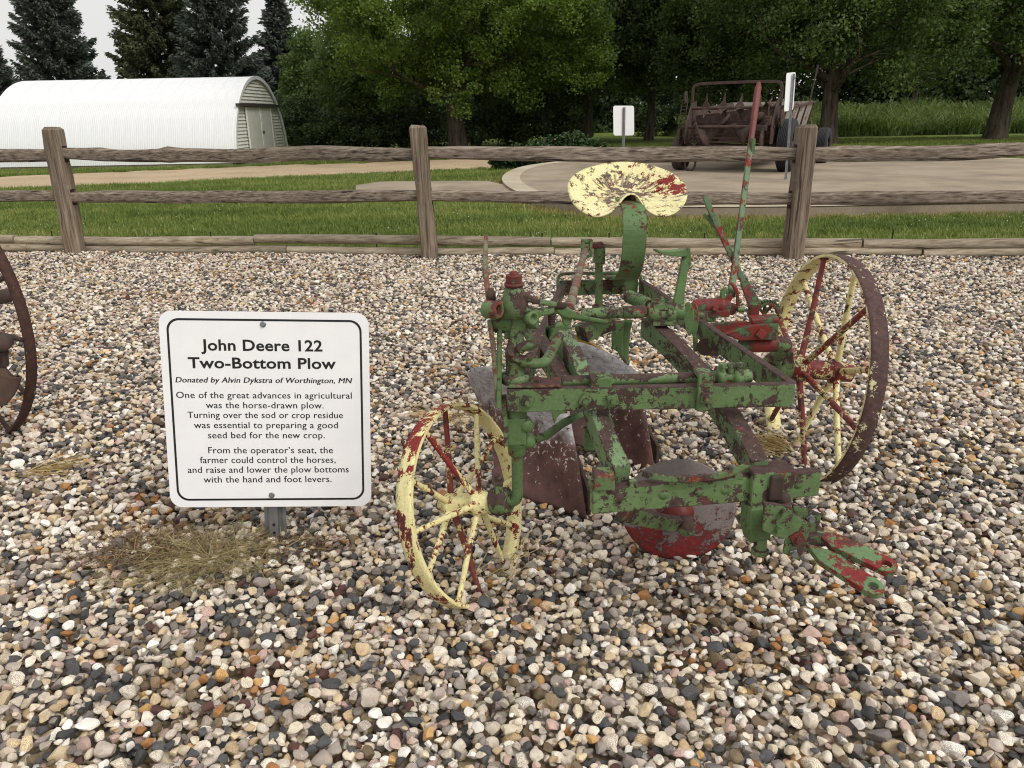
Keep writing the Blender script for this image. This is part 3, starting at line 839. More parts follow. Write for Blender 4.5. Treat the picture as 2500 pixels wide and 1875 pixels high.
def broad_tree(name, base, trunk_r, trunk_h, crown_c, crown_r, mat, label, seed, n_clump=260, per=70, leaf=.13, lean=(0, 0), low=.0, clump=.55, zvis=7.5, flat=.75, fill=.35, group=None, cat='tree', open_r=0.0):
    r = np.random.default_rng(seed); base = Vector(base); root = empty(name, base); tag(root, label, cat, group)
    mb = MB(); pts_, rad = [], []
    for i in range(9):
        t = i / 8; pts_.append(base + Vector((lean[0] * t + .04 * math.sin(t * 5 + seed), lean[1] * t, -.3 + (trunk_h + .3) * t)))
        rad.append(trunk_r * (1.0 - .28 * t + .55 * math.exp(-t * 9)))
    mb.tube(pts_, rad, 14, cap=False); top = pts_[-1]; tips = []
    cc = base + Vector(crown_c)
    for k in range(7):
        a = 2 * math.pi * k / 7 + r.uniform(-.3, .3); el = r.uniform(.35, 1.1)
        d = Vector((math.cos(a) * math.cos(el), math.sin(a) * math.cos(el), math.sin(el)))
        branch(mb, pts_[-1 - (k % 3)], d, max(crown_r[0], 1.2) * r.uniform(.5, .8), trunk_r * .42, 2, tips, r, 8)
    mb.build('trunk', M['bark'], root, origin=base)
    # clump centres over the crown: mostly in its outer shell, some inside
    cen_ = []
    while len(cen_) < n_clump:
        d = r.normal(size=3); d /= np.linalg.norm(d)
        rad_ = r.uniform(.72, 1.0) if r.uniform() > fill else r.uniform(.25, .75)
        bumpy = 1 + .16 * math.sin(d[0] * 5 + seed) * math.sin(d[2] * 6 + seed * 2) + .1 * math.sin(d[1] * 9 + d[0] * 7)
        p = np.array(cc) + d * rad_ * bumpy * np.array(crown_r)
        if p[2] < base.z + low + r.uniform(-.3, .5): continue
        if p[2] > zvis and r.uniform() > .35: continue
        if math.hypot(p[0] - base.x, p[1] - base.y) < open_r and p[2] < base.z + trunk_h + .25: continue
        cen_.append(p)
    cen_ = np.array(cen_); sp = clump * r.uniform(.6, 1.35, len(cen_))
    V_, F_, c = leaves(cen_, per, sp, leaf, r, flat=flat)
    tn = np.clip(np.repeat(r.uniform(.1, .75, len(cen_)), per) + r.normal(0, .16, len(c)), 0, 1)
    me = np_mesh('crown', V_ - np.array(base), F_, mat, tn)
    obj('crown', me, root)
    return root

def spruce(base, height, rad, mat, label, seed, z0=.5, zvis=11., n_whorl=60, group=None, dens=1.0):
    r = np.random.default_rng(seed); base = Vector(base); root = empty('spruce_tree', base); tag(root, label, 'tree', group)
    mb = MB(); mb.tube([base + Vector((0, 0, -.3)), base + Vector((0, 0, height * .5)), base + Vector((0, 0, height))], [rad * .07, rad * .045, .02], 8)
    Vs, Ts = [], []
    z = z0
    while z < min(height - .2, zvis):
        t = z / height; R_ = rad * (1 - t) ** .85
        for k in range(int(9 * dens)):
            a = r.uniform(0, 6.283); L = R_ * r.uniform(.72, 1.12); n = max(5, int(L * 9 * dens))
            d = np.array([math.cos(a), math.sin(a)])
            s_ = np.linspace(.22, 1, n)
            bx_ = base.x + d[0] * L * s_; by_ = base.y + d[1] * L * s_
            bz_ = base.z + z - .10 * L * np.sin(s_ * 2.6) + .16 * L * s_ ** 3 + r.normal(0, .03)
            if k % 3 == 0: mb.tube([(base.x, base.y, base.z + z), (bx_[n // 2], by_[n // 2], bz_[n // 2]), (bx_[-1], by_[-1], bz_[-1])], [.03, .02, .008], 4, cap=False)
            bt = r.uniform(.15, .7)
            m_ = 11
            for q in range(n):
                cx = np.array([bx_[q], by_[q], bz_[q]])
                side = np.array([-d[1], d[0], 0]); fwd = np.array([d[0], d[1], .15])
                w = .38 * (1 - .55 * s_[q])
                o = r.normal(size=(m_, 3)) * np.array([.06, .06, .05])
                dirs = fwd[None] * r.uniform(.2, 1, (m_, 1)) + side[None] * r.uniform(-1, 1, (m_, 1)) * (1.3 - s_[q]) + np.array([0, 0, -1]) * r.uniform(-.15, .75, (m_, 1))
                dirs /= np.linalg.norm(dirs, axis=1)[:, None]
                ln = (w * r.uniform(.5, 1.1, (m_, 1)) + .12)
                sd = np.cross(dirs, r.normal(size=(m_, 3))); sd /= np.linalg.norm(sd, axis=1)[:, None]
                a0 = cx + o; tip = a0 + dirs * ln; wd = .045 * r.uniform(.7, 1.3, (m_, 1))
                Vs.append(np.stack([a0 - sd * wd * .6, a0 + dirs * ln * .5 + sd * wd, tip, a0 + dirs * ln * .5 - sd * wd], 1).reshape(-1, 3))
                Ts.append(np.clip(bt + .25 * s_[q] - .1 + r.normal(0, .14, m_), 0, 1))
        z += (height / n_whorl) * r.uniform(.7, 1.3)
    mb.build('trunk', M['bark'], root, origin=base)
    V_ = np.concatenate(Vs); F_ = np.arange(len(V_)).reshape(-1, 4)
    obj('crown', np_mesh('crown', V_ - np.array(base), F_, mat, np.concatenate(Ts)), root)

def far_at(u, y, row=320):
    """ground point at depth y under photo column u (overview pixels)"""
    p = aty(u * K, row * K, y); return Vector((p.x, p.y, float(terrain(p.x, y)) - .05))
GS = 'spruces behind the white shed'
spruce(far_at(112, 50, 90), 15, 3.1, M['spruce_needle'], 'dark blue green spruce standing alone behind the left half of the shed', 31, 1.5, 11, 62, GS)
spruce(far_at(-20, 58, 160), 8.5, 2.6, M['spruce_needle'], 'dark spruce cut by the left edge of the photo', 32, 1.0, 8.5, 46, GS)
spruce(far_at(338, 49, 90), 18, 3.1, M['pine_needle'], 'olive green spruce behind the middle of the shed', 33, 1.5, 11, 70, GS)
spruce(far_at(472, 47, 90), 15.5, 3.2, M['spruce_needle'], 'broad dark blue spruce behind the right end of the shed', 34, 1.5, 10.5, 60, GS)
spruce(far_at(603, 52, 80), 9.3, 2.9, M['spruce_needle'], 'narrow blue spruce with its tip in the sky right of the shed', 35, 1.5, 12, 44, GS)
GB = 'broadleaf trees beyond the lawn'
maple = broad_tree('maple_tree', far_at(988, 31.5), .40, 2.3, (.2, 0, 6.2), (5.7, 4.6, 5.0), M['maple_leaf'], 'big bright green maple with thick forked trunk behind the slender fence post', 51, 900, 170, .10, low=1.3, clump=.5, zvis=5.6, fill=.25, open_r=2.6, group=GB)
broad_tree('broadleaf_tree', far_at(668, 43, 150), .13, 2.6, (0, 0, 2.9), (1.5, 1.5, 3.0), M['ash_leaf'], 'slim light green tree right of the shed doors', 52, 330, 90, .13, low=.6, clump=.55, zvis=8, group=GB)
broad_tree('broadleaf_tree', far_at(772, 38), .14, 2.2, (.3, 0, 3.4), (2.0, 2.0, 3.1), M['ash_leaf'], 'mid green tree with thin trunk left of the big maple', 53, 380, 90, .12, low=1.1, clump=.55, zvis=7.5, group=GB)
broad_tree('broadleaf_tree', far_at(1268, 37), .30, 2.4, (0, 0, 6.0), (4.0, 3.4, 5.2), M['ash_leaf'], 'dark green tree with short trunk just right of the maple', 54, 480, 130, .11, low=1.2, clump=.6, zvis=7, open_r=1.4, group=GB)
broad_tree('broadleaf_tree', far_at(1402, 36), .20, 3.0, (.3, 0, 6.0), (3.2, 3.0, 4.6), M['dark_leaf'], 'dark tree with pale double trunk behind the square white sign', 55, 420, 110, .12, low=1.7, clump=.55, zvis=7, open_r=1.2, group=GB)
broad_tree('broadleaf_tree', far_at(1575, 33), .22, 2.6, (-.2, 0, 5.2), (3.4, 3.0, 4.2), M['ash_leaf'], 'drooping dark green tree behind the spreader hoop', 56, 480, 130, .11, low=1.35, clump=.55, zvis=6.5, group=GB)
broad_tree('broadleaf_tree', far_at(1783, 28), .32, 2.4, (.2, 0, 5.4), (4.0, 3.0, 4.3), M['ash_leaf'], 'leafy dark green tree whose trunk stands right of the spreader', 57, 620, 130, .10, low=1.75, clump=.58, zvis=6, open_r=1.5, group=GB)
broad_tree('broadleaf_tree', far_at(2140, 29), .38, 2.6, (.4, 0, 5.4), (4.0, 3.2, 4.2), M['ash_leaf'], 'stout tree with slanting trunk on the lawn at right', 58, 560, 130, .10, lean=(.35, 0), low=1.6, clump=.58, zvis=6.2, open_r=1.4, group=GB)
broad_tree('broadleaf_tree', far_at(1960, 47), .2, 2.6, (0, 0, 6.2), (4.0, 3.0, 4.4), M['dark_leaf'], 'shaded tree behind the tall grass bank between the two stout trunks', 59, 380, 85, .13, low=3.4, clump=.6, zvis=8, group=GB)
broad_tree('broadleaf_tree', far_at(1120, 40), .2, 2.6, (0, 0, 5.2), (4.5, 3.0, 5.2), M['dark_leaf'], 'shaded tree in the gloom behind the maple', 60, 380, 85, .13, low=.6, clump=.6, zvis=8, group=GB)
# brush under the trees
GU = 'brush under the trees'
for k, (u, y, rx, rz, lab) in enumerate(((640, 40, 2.0, 1.6, 'dark brush right of the shed doors'), (740, 36, 2.1, 1.1, 'low brush at the thin trunk left of the maple'), (880, 37, 2.2, 1.7, 'dark brush left of the maple trunk'), (1075, 36, 2.2, 1.8, 'dark brush right of the maple trunk'), (1180, 38, 2.3, 1.9, 'dark brush left of the square white sign'), (1480, 42, 3.0, 1.6, 'dark brush behind the spreader'))):
    broad_tree('brush', far_at(u, y), .03, .5, (0, 0, rz * .6), (rx, 1.3, rz), M['dark_leaf'], lab, 70 + k, 130, 80, .12, low=.05, clump=.42, zvis=9, group=GU, cat='bush')
# woodland mass closing the view
r = np.random.default_rng(91)
n = 3600
cx = np.concatenate([r.uniform(-9, 42, n)]); cy = 50 + r.uniform(0, 7, n) + .1 * cx
cz = r.uniform(0, 1, n) ** 1.2 * (10 + 2 * np.sin(cx * .7) + 1.5 * np.sin(cx * 1.9)) - .6
keep = (cz < 5.5) | (cx > -4)
keep &= ~((cx < -6.5) & (cz > 3))
cen_ = np.stack([cx, cy, cz], 1)[keep]
V_, F_, c = leaves(cen_, 60, .85 * r.uniform(.7, 1.3, len(cen_)), .26, r)
tn = np.clip(np.repeat(r.uniform(0, .55, len(cen_)), 60) + r.normal(0, .12, len(c)), 0, 1)
tag(obj('woodland', np_mesh('woodland', V_, F_, M['dark_leaf'], tn)), 'dark mass of woodland closing the view behind the trees', 'woodland', kind='stuff')
# bank of tall grass at right
n = 34000; bx = r.uniform(8.5, 34, n); by = 35.6 + r.uniform(0, 1, n) ** 1.3 * 7
bz = np.clip((by - 36) * .12, -.05, 2); hh = r.uniform(.3, .8, n) * (1 + .3 * np.sin(bx * 1.1) * np.sin(by)) * np.clip((bx - 8) / 2, .3, 1)
ln = r.normal(0, .2, (n, 2)); w = .022 * r.uniform(.6, 1.4, n); an = r.uniform(0, 3.14, n); ca, sa = np.cos(an) * w, np.sin(an) * w
base_ = np.stack([bx, by, bz + r.uniform(-.1, .3, n)], 1); mid = base_ + np.stack([ln[:, 0] * .4, ln[:, 1] * .4, hh * .5], 1); tip = base_ + np.stack([ln[:, 0] * 1.3, ln[:, 1] * 1.3, hh * .75], 1)
sd = np.stack([ca, sa, ca * 0], 1)
V_ = np.stack([base_ - sd, base_ + sd, mid + sd * 1.1, mid - sd * 1.1, tip + sd * .4, tip - sd * .4], 1).reshape(-1, 3)
q = np.arange(n)[:, None] * 6
F_ = np.concatenate([q + np.array([[0, 1, 2, 3]]), q + np.array([[3, 2, 4, 5]])])
tv = np.clip(.5 + .25 * np.sin(bx * 1.4) * np.sin(by * 1.2) + r.normal(0, .2, n), 0, 1)
tag(obj('tall_grass', np_mesh('tall_grass', V_, F_, M['tall_grass'], np.concatenate([tv, tv]))), 'bank of tall green grass and weeds beyond the lawn at right', 'tall grass', kind='stuff')
bank = MB(); bank.hexa([Vector(p) for p in ((8, 35.6, -.3), (40, 35.6, -.3), (40, 43, -.3), (8, 43, -.3), (8.5, 36, -.02), (40, 36, -.02), (40, 43, .8), (9, 43, .8))])
tag(bank.build('bank', M['lawn']), kind='structure')
# perennial bed by the concrete pad
def leafy_plant(name, base, rx, ry, h, mat, label, seed, n, leaf=.1, cat='plant', blooms=0):
    r = np.random.default_rng(seed); base = Vector(base); root = empty(name, base); tag(root, label, cat)
    mb = MB(); cen_ = []
    for k in range(n):
        a = r.uniform(0, 6.283); q = r.uniform(0, 1) ** .5; x, y = rx * q * math.cos(a), ry * q * math.sin(a); hh = h * (1 - .45 * q * q) * r.uniform(.6, 1.1)
        p0 = base + Vector((x * .7, y * .7, -.05)); p1 = base + Vector((x, y, hh)); mb.tube([p0, p0.lerp(p1, .5) + Vector((0, 0, .03)), p1], [.008, .006, .003], 4, cap=False)
        for t in (.35, .55, .75, 1.0): cen_.append(p0.lerp(p1, t))
    mb.build('stems', M['bark'], root, origin=base)
    V_, F_, c = leaves(np.array(cen_), 9, .11, leaf, r, up=.6)
    obj('foliage', np_mesh('foliage', V_ - np.array(base), F_, mat, np.clip(r.normal(.5, .22, len(c)), 0, 1)), root)
    if blooms:
        fm = MB()
        for k in range(blooms):
            p = Vector(cen_[4 * int(r.integers(0, n)) + 3]) + Vector((0, 0, .06)); fm.box(p, (.05, .05, .035))
        fm.build('blossoms', M['blossom'], root, origin=base)
M['blossom'] = flat_mat('dusty_pink_blossom', srgb(150, 112, 98), .8)
leafy_plant('perennial_plant', ground(1120 * K, 366 * K) + Vector((.2, .3, 0)), .95, .45, .5, M['hosta_leaf'], 'low clump of dark leaves beside the left end of the concrete pad', 95, 230)
leafy_plant('perennial_plant', ground(1205 * K, 361 * K) + Vector((.3, .6, 0)), 1.0, .55, .72, M['hosta_leaf'], 'taller leafy clump with faded pink flowers behind the concrete pad', 96, 230, .1, 'plant', 22)

# ------------------------------------------------------------------ painted and rusted metal
def chipped(name, coat, under, t=.44, scale=13, red=None, red_amt=.5, wear=.0, rough=.5, coat2=None, fleck=None, stretch=(1, 1, 1), edge=.10, zgrad=None, spot=None, redspot=None):
    """old paint flaked off bare rusty iron: lost first along edges and upper faces"""
    m_ = NT(name); co = m_.co('Object', stretch)
    a = m_.noise(scale, 5, .58, co, .4); b = m_.noise(scale * 4.3, 4, .62, co, .2); d = m_.noise(scale * 15, 3, .6, co)
    f = m_.math('ADD', m_.math('ADD', m_.math('MULTIPLY', a, .56), m_.math('MULTIPLY', b, .27)), m_.math('MULTIPLY', d, .17))
    g = m_.new('ShaderNodeNewGeometry')
    if edge:
        bv = m_.new('ShaderNodeBevel'); bv.samples = 4; bv.inputs['Radius'].default_value = .007
        dt = m_.new('ShaderNodeVectorMath', operation='DOT_PRODUCT'); m_.l.new(bv.outputs[0], dt.inputs[0]); m_.l.new(g.outputs['Normal'], dt.inputs[1])
        ew = m_.math('MULTIPLY', m_.math('SUBTRACT', 1.0, dt.outputs['Value'], True), edge * 3.2)
        f = m_.math('SUBTRACT', f, m_.math('MINIMUM', ew, edge))
    if wear:
        sx = m_.new('ShaderNodeSeparateXYZ'); m_.l.new(g.outputs['Normal'], sx.inputs[0])
        f = m_.math('SUBTRACT', f, m_.math('MULTIPLY', m_.math('MAXIMUM', sx.outputs[2], 0.0), wear))
    if zgrad:
        sz = m_.new('ShaderNodeSeparateXYZ'); m_.l.new(m_.co(), sz.inputs[0])
        f = m_.math('ADD', f, m_.math('MULTIPLY', m_.math('SUBTRACT', sz.outputs[2], zgrad[0]), zgrad[1]))
    def near_spot(sp):     # 1 at a rubbed place of the object, 0 outside its radius
        dv = m_.new('ShaderNodeVectorMath', operation='DISTANCE'); m_.l.new(m_.co(), dv.inputs[0]); dv.inputs[1].default_value = sp[0]
        return m_.math('SUBTRACT', 1.0, m_.math('DIVIDE', dv.outputs['Value'], sp[1]), True)
    for sp in (spot, redspot):
        if sp: f = m_.math('SUBTRACT', f, m_.math('MULTIPLY', near_spot(sp), sp[2]))
    mask = m_.ramp(f, [(t - .005, 0), (t + .005, 1)])
    low = m_.noise(scale * .3, 4, .6)
    c1 = m_.mix(m_.ramp(low, [(.35, 0), (.65, 1)]), coat, coat2 or tuple(x * .72 for x in coat))
    c1 = m_.mix(1.0, c1, m_.ramp(m_.noise(scale * 6, 4, .65), [(.3, .78), (.7, 1.1)]), 'MULTIPLY')
    grime = m_.ramp(m_.noise(scale * 1.4, 5, .7, m_.co('Object', (1, 1, .35))), [(.56, 0), (.74, .55)])
    c1 = m_.mix(grime, c1, tuple(x * .4 + .02 for x in coat))
    un = m_.ramp(m_.noise(scale * 3, 5, .7), [(.3, tuple(x * .5 for x in under)), (.7, tuple(x * 1.3 for x in under))])
    if red:
        rm = m_.math('MULTIPLY', m_.ramp(f, [(t - .05, 0), (t - .035, 1)]), m_.ramp(m_.noise(scale * .6, 5, .65), [(.62 - red_amt * .3, 0), (.66 - red_amt * .3, 1)]))
        if redspot: rm = m_.math('MAXIMUM', rm, m_.ramp(m_.math('MULTIPLY', near_spot(redspot), m_.math('ADD', m_.noise(scale * 2, 4, .6), .5)), [(.2, 0), (.26, 1)]))
        un = m_.mix(rm, un, m_.mix(1.0, red, m_.ramp(m_.noise(scale * 5, 4), [(.3, .7), (.7, 1.15)]), 'MULTIPLY'))
    if fleck:
        un = m_.mix(m_.ramp(m_.noise(scale * 7, 3, .7), [(.64, 0), (.67, .9)]), un, fleck)
    c = m_.mix(mask, un, c1)
    m_.bump(m_.math('ADD', m_.math('MULTIPLY', mask, .6), m_.math('MULTIPLY', m_.noise(scale * 10, 4, .7), .5)), .6, .0018)
    return m_.out(c, m_.ramp(mask, [(0, .82), (1, rough)]), 0, .35)
GREEN, RUSTU, RED, CREAM = srgb(110, 136, 90), srgb(80, 61, 57), srgb(136, 48, 45), srgb(230, 219, 160)
M['green'] = chipped('chipped_green_paint', GREEN, RUSTU, .468, 22, RED, .3, .06)
M['green_clean'] = chipped('green_paint', srgb(102, 130, 82), RUSTU, .425, 22, RED, .25, .05, .5)
M['green_worn'] = chipped('worn_green_paint', srgb(112, 140, 98), RUSTU, .485, 20, RED, .0, .12, .5, None, srgb(150, 152, 126), (1, .5, 1))
M['green_pale'] = chipped('pale_green_beam_paint', srgb(118, 146, 103), RUSTU, .475, 18, RED, .0, .05, .5, None, srgb(150, 152, 126), (1, .5, 1))
M['green_bar'] = chipped('flaking_green_paint', srgb(111, 137, 90), RUSTU, .478, 18, RED, .05, .13, .5)
M['red_green'] = chipped('red_over_green_paint', srgb(138, 52, 46), srgb(86, 112, 76), .50, 20, RUSTU, 1.1, .0)
M['lever_paint'] = chipped('green_lever_paint', srgb(98, 126, 90), RED, .455, 24, RUSTU, .4, .0, .5, None, None, (1, 1, .5))
M['red_grip'] = chipped('red_grip_paint', srgb(122, 48, 46), srgb(88, 112, 76), .43, 18, RUSTU, .9)
M['yellow'] = chipped('chipped_yellow_paint', CREAM, srgb(80, 57, 51), .45, 22, RED, .8, .0, .5, srgb(238, 228, 168))
M['yellow_worn'] = chipped('worn_yellow_paint', CREAM, srgb(80, 55, 50), .465, 24, RED, .8, .0, .5, srgb(238, 228, 168), None, (1, 1, .5), .04, None, None, ((-.225 - .35, 1.76 - 2.2, .468), .21, .105))
M['yellow_seat'] = chipped('worn_seat_paint', srgb(236, 227, 168), srgb(112, 94, 86), .45, 30, RED, .45, .0, .5, srgb(240, 232, 178), None, (1, 1, 1), .0, None, (tuple(Q(6, 830, 430, y=2.97) - Vector((.35, 2.2, 0))), .17, .10), (tuple(Q(6, 1370, 360, y=3.0) - Vector((.35, 2.2, 0))), .10, .13))
M['tread'] = chipped('bare_rusted_tread', srgb(238, 230, 186), srgb(88, 66, 63), .585, 20, RED, .0, 0, .6)
M['red_spoke'] = chipped('red_spoke_paint', srgb(130, 50, 48), srgb(84, 60, 56), .47, 20, srgb(226, 212, 150), .5, .0, .5, srgb(120, 60, 56))
M['red_hub'] = chipped('red_hub_paint', srgb(132, 48, 47), srgb(84, 60, 56), .49, 24, CREAM, .5)
M['disc'] = chipped('worn_disc_paint', srgb(138, 128, 126), srgb(132, 46, 46), .47, 26, srgb(92, 60, 56), .7, .0, .5, srgb(122, 112, 112), None, (1, 1, 1), .0, (.13, 1.1))
M['rust'] = flat_mat('dark_brown_rust', srgb(84, 66, 60), .85, .1, .5, 14, .35)
M['rust_red'] = flat_mat('red_brown_rust', srgb(86, 67, 58), .85, .1, .6, 9, .35)
M['galv'] = chipped('stained_galvanised_sheet', srgb(176, 172, 164), srgb(120, 86, 66), .44, 3.5, srgb(110, 70, 52), .6, .0, .5, srgb(150, 142, 132))
M['hole'] = flat_mat('painted_hole_shade', (.012, .011, .01), .9, 0, .1, 8, 0)  # near-black colour that stands in for the shade inside the post holes
M['black_rubber'] = flat_mat('black_rubber', srgb(40, 41, 44), .75, 0, .25, 12, .2)
def share_mat():
    t = NT('moldboard_steel'); g = t.new('ShaderNodeTexCoord'); sx = t.new('ShaderNodeSeparateXYZ'); t.l.new(t.co(), sx.inputs[0])
    n = t.noise(9, 6, .65); fl = t.noise(70, 4, .75)
    h = t.math('ADD', sx.outputs[2], t.math('MULTIPLY', t.math('SUBTRACT', n, .5), .22))
    up = t.ramp(h, [(.21, 0), (.25, 1)])
    grey = t.ramp(t.noise(40, 4, .6, t.co('Object', (.6, 1, 2.2))), [(.3, srgb(124, 120, 121)), (.7, srgb(186, 182, 183))])
    grey = t.mix(t.ramp(fl, [(.35, 1), (.42, 0)]), grey, srgb(48, 40, 38))
    brown = t.ramp(t.noise(18, 5, .6), [(.3, srgb(70, 48, 46)), (.7, srgb(112, 78, 72))])
    near_ = t.math('SUBTRACT', 1.0, t.math('MULTIPLY', t.math('ABSOLUTE', t.math('SUBTRACT', h, .2)), 7.0), True)
    thr = t.math('ADD', t.noise(55, 5, .75), t.math('MULTIPLY', near_, .10))
    brown = t.mix(t.ramp(thr, [(.655, 0), (.68, 1)]), brown, srgb(214, 210, 206))
    t.bump(t.noise(60, 4), .2, .002)
    return t.out(t.mix(up, brown, grey), .55, .15, .4)
M['moldboard'] = share_mat()

# ------------------------------------------------------------------ information sign
SC = Vector((-.711, 2.088, .394)); SW, SH = .586, .581
az, ti, ro = math.radians(4.1), math.radians(8.6), math.radians(-2.8)
s_n = Vector((math.sin(az) * math.cos(ti), -math.cos(az) * math.cos(ti), math.sin(ti)))
r0 = Vector((math.cos(az), math.sin(az), 0)); u0 = s_n.cross(r0)
if u0.z < 0: u0 = -u0
s_r = r0 * math.cos(ro) + u0 * math.sin(ro); s_u = u0 * math.cos(ro) - r0 * math.sin(ro)
def on_sign(x, y, d=0.0): return SC + s_r * x + s_u * y + s_n * d
def sign_uv(u, v):
    """sheet pixel of the sign close-up to sign coordinates"""
    rr = ray(370 + u / 3.2536, 740 + v / 3.2536); n_ = np.array(s_n)
    p = Vector(CAM + rr * ((np.array(SC) - CAM) @ n_) / (rr @ n_)) - SC
    return p.dot(s_r), p.dot(s_u)
def round_rect(w, h, r_, seg=8):
    o = []
    for cx, cy, a0 in ((w / 2 - r_, h / 2 - r_, 0), (-w / 2 + r_, h / 2 - r_, 90), (-w / 2 + r_, -h / 2 + r_, 180), (w / 2 - r_, -h / 2 + r_, 270)):
        for k in range(seg + 1):
            a = math.radians(a0 + 90 * k / seg); o.append((cx + r_ * math.cos(a), cy + r_ * math.sin(a)))
    return o
def sign_white():
    t = NT('white_sign_sheet'); c = t.ramp(t.noise(14, 5, .6), [(.35, srgb(245, 245, 247)), (.6, srgb(249, 249, 250))])
    c = t.mix(t.ramp(t.noise(45, 4, .7), [(.73, 0), (.78, .25)]), c, srgb(190, 188, 182))
    return t.out(c, .38, 0, .4)
M['sign_white'] = sign_white()
M['sign_black'] = flat_mat('black_print', srgb(22, 22, 24), .45, 0, .05, 8, 0)
ORIGIN = Vector((SC.x, SC.y + .05, 0))
sign = empty('information_sign', ORIGIN)
tag(sign, 'square white information sign with black border and printed text on a steel post', 'sign')
panel = MB().prism([on_sign(x, y, -.003) for x, y in round_rect(SW, SH, .036)], s_n, .003).build('sign_panel', M['sign_white'], sign)
oo, ii = round_rect(SW - .041, SH - .041, .034), round_rect(SW - .053, SH - .053, .029); nn_ = len(oo)
MB().add([on_sign(x, y, .0006) for x, y in oo + ii], [(k, (k + 1) % nn_, nn_ + (k + 1) % nn_, nn_ + k) for k in range(nn_)]).build('border', M['sign_black'], panel)
LINES = [('John Deere 122', 395, 1358, 378, 90, .022, 0), ('Two-Bottom Plow', 292, 1466, 518, 88, .022, 0), ('Donated by Alvin Dykstra of Worthington, MN', 190, 1592, 633, 45, .0, .2),
         ('One of the great advances in agricultural', 197, 1590, 756, 53, .0, 0), ('was the horse-drawn plow.', 433, 1367, 835, 53, .0, 0), ('Turning over the sod or crop residue', 287, 1520, 913, 53, .0, 0),
         ('was essential to preparing a good', 338, 1480, 993, 53, .0, 0), ('seed bed for the new crop.', 450, 1376, 1073, 53, .0, 0), ('From the operator\u2019s seat, the', 452, 1440, 1192, 53, .0, 0),
         ('farmer could control the horses,', 386, 1462, 1269, 53, .0, 0), ('and raise and lower the plow bottoms', 289, 1566, 1346, 53, .0, 0), ('with the hand and foot levers.', 415, 1430, 1423, 53, .0, 0)]
for txt, x0, x1, yb, cap, off, shear in LINES:
    cu = bpy.data.curves.new('lettering', 'FONT'); cu.body = txt; cu.size = 1.0; cu.offset = off; cu.shear = shear; cu.resolution_u = 3; cu.fill_mode = 'FRONT'
    cu.space_character = 1.03
    to = bpy.data.objects.new('lettering', cu); col.objects.link(to)
    dg = bpy.context.evaluated_depsgraph_get(); me = bpy.data.meshes.new_from_object(to.evaluated_get(dg)); bpy.data.objects.remove(to); bpy.data.curves.remove(cu)
    co_ = np.empty(len(me.vertices) * 3, np.float32); me.vertices.foreach_get('co', co_); co_ = co_.reshape(-1, 3)
    a = sign_uv(x0, yb); b = sign_uv(x1, yb); c_ = sign_uv((x0 + x1) / 2, yb - cap)
    lx, hx = co_[:, 0].min(), co_[:, 0].max()
    kx = (b[0] - a[0]) / (hx - lx); ky = (c_[1] - (a[1] + b[1]) / 2) / .729
    out = np.array([tuple(on_sign(a[0] + (p[0] - lx) * kx, (a[1] + b[1]) / 2 + p[1] * ky, .0006) - ORIGIN) for p in co_], np.float32)
    me.vertices.foreach_set('co', out.ravel()); me.update(); me.materials.clear(); me.materials.append(M['sign_black'])
    if cap < 60:
        nv0 = len(out); shf = np.array(s_r * (.0011 if shear else .00045)) ; low_ = np.array(s_n * -.0001)
        fv = [tuple(p.vertices) for p in me.polygons]; allv = np.concatenate([out, out + shf + low_]).astype(float)
        m2 = bpy.data.meshes.new('lettering'); m2.from_pydata(allv.tolist(), [], fv + [tuple(i + nv0 for i in f_) for f_ in fv]); m2.update(); m2.materials.append(M['sign_black'])
        obj('lettering', m2, panel); continue
    # the two headline rows are cut into words
    ctr = np.array([p.center.x for p in me.polygons]); lo_x = np.array([min(out[i][0] for i in p.vertices) for p in me.polygons]); hi_x = np.array([max(out[i][0] for i in p.vertices) for p in me.polygons])
    order = np.argsort(lo_x); words = [[]]; reach = -9.0
    for q_ in order:
        if lo_x[q_] > reach + .0085 and words[-1]: words.append([])
        words[-1].append(int(q_)); reach = max(reach, hi_x[q_])
    fv = [tuple(p.vertices) for p in me.polygons]
    for w_ in words:
        ids = sorted({i for q_ in w_ for i in fv[q_]}); mp_ = {i: k for k, i in enumerate(ids)}
        m2 = bpy.data.meshes.new('lettering'); m2.from_pydata([tuple(map(float, out[i])) for i in ids], [], [tuple(mp_[i] for i in fv[q_]) for q_ in w_]); m2.update(); m2.materials.append(M['sign_black'])
        obj('lettering', m2, panel)
for u, v in ((886, 168), (955, 1525)):
    x, y = sign_uv(u, v)
    bo = MB(); bo.lathe(on_sign(x, y, .0), s_n, [(0, .0085), (.002, .0085), (.0025, .006)], 16); bo.nut(on_sign(x, y, .002), s_n, .0062, .004, 6); bo.build('bolt', M['steel'], sign)
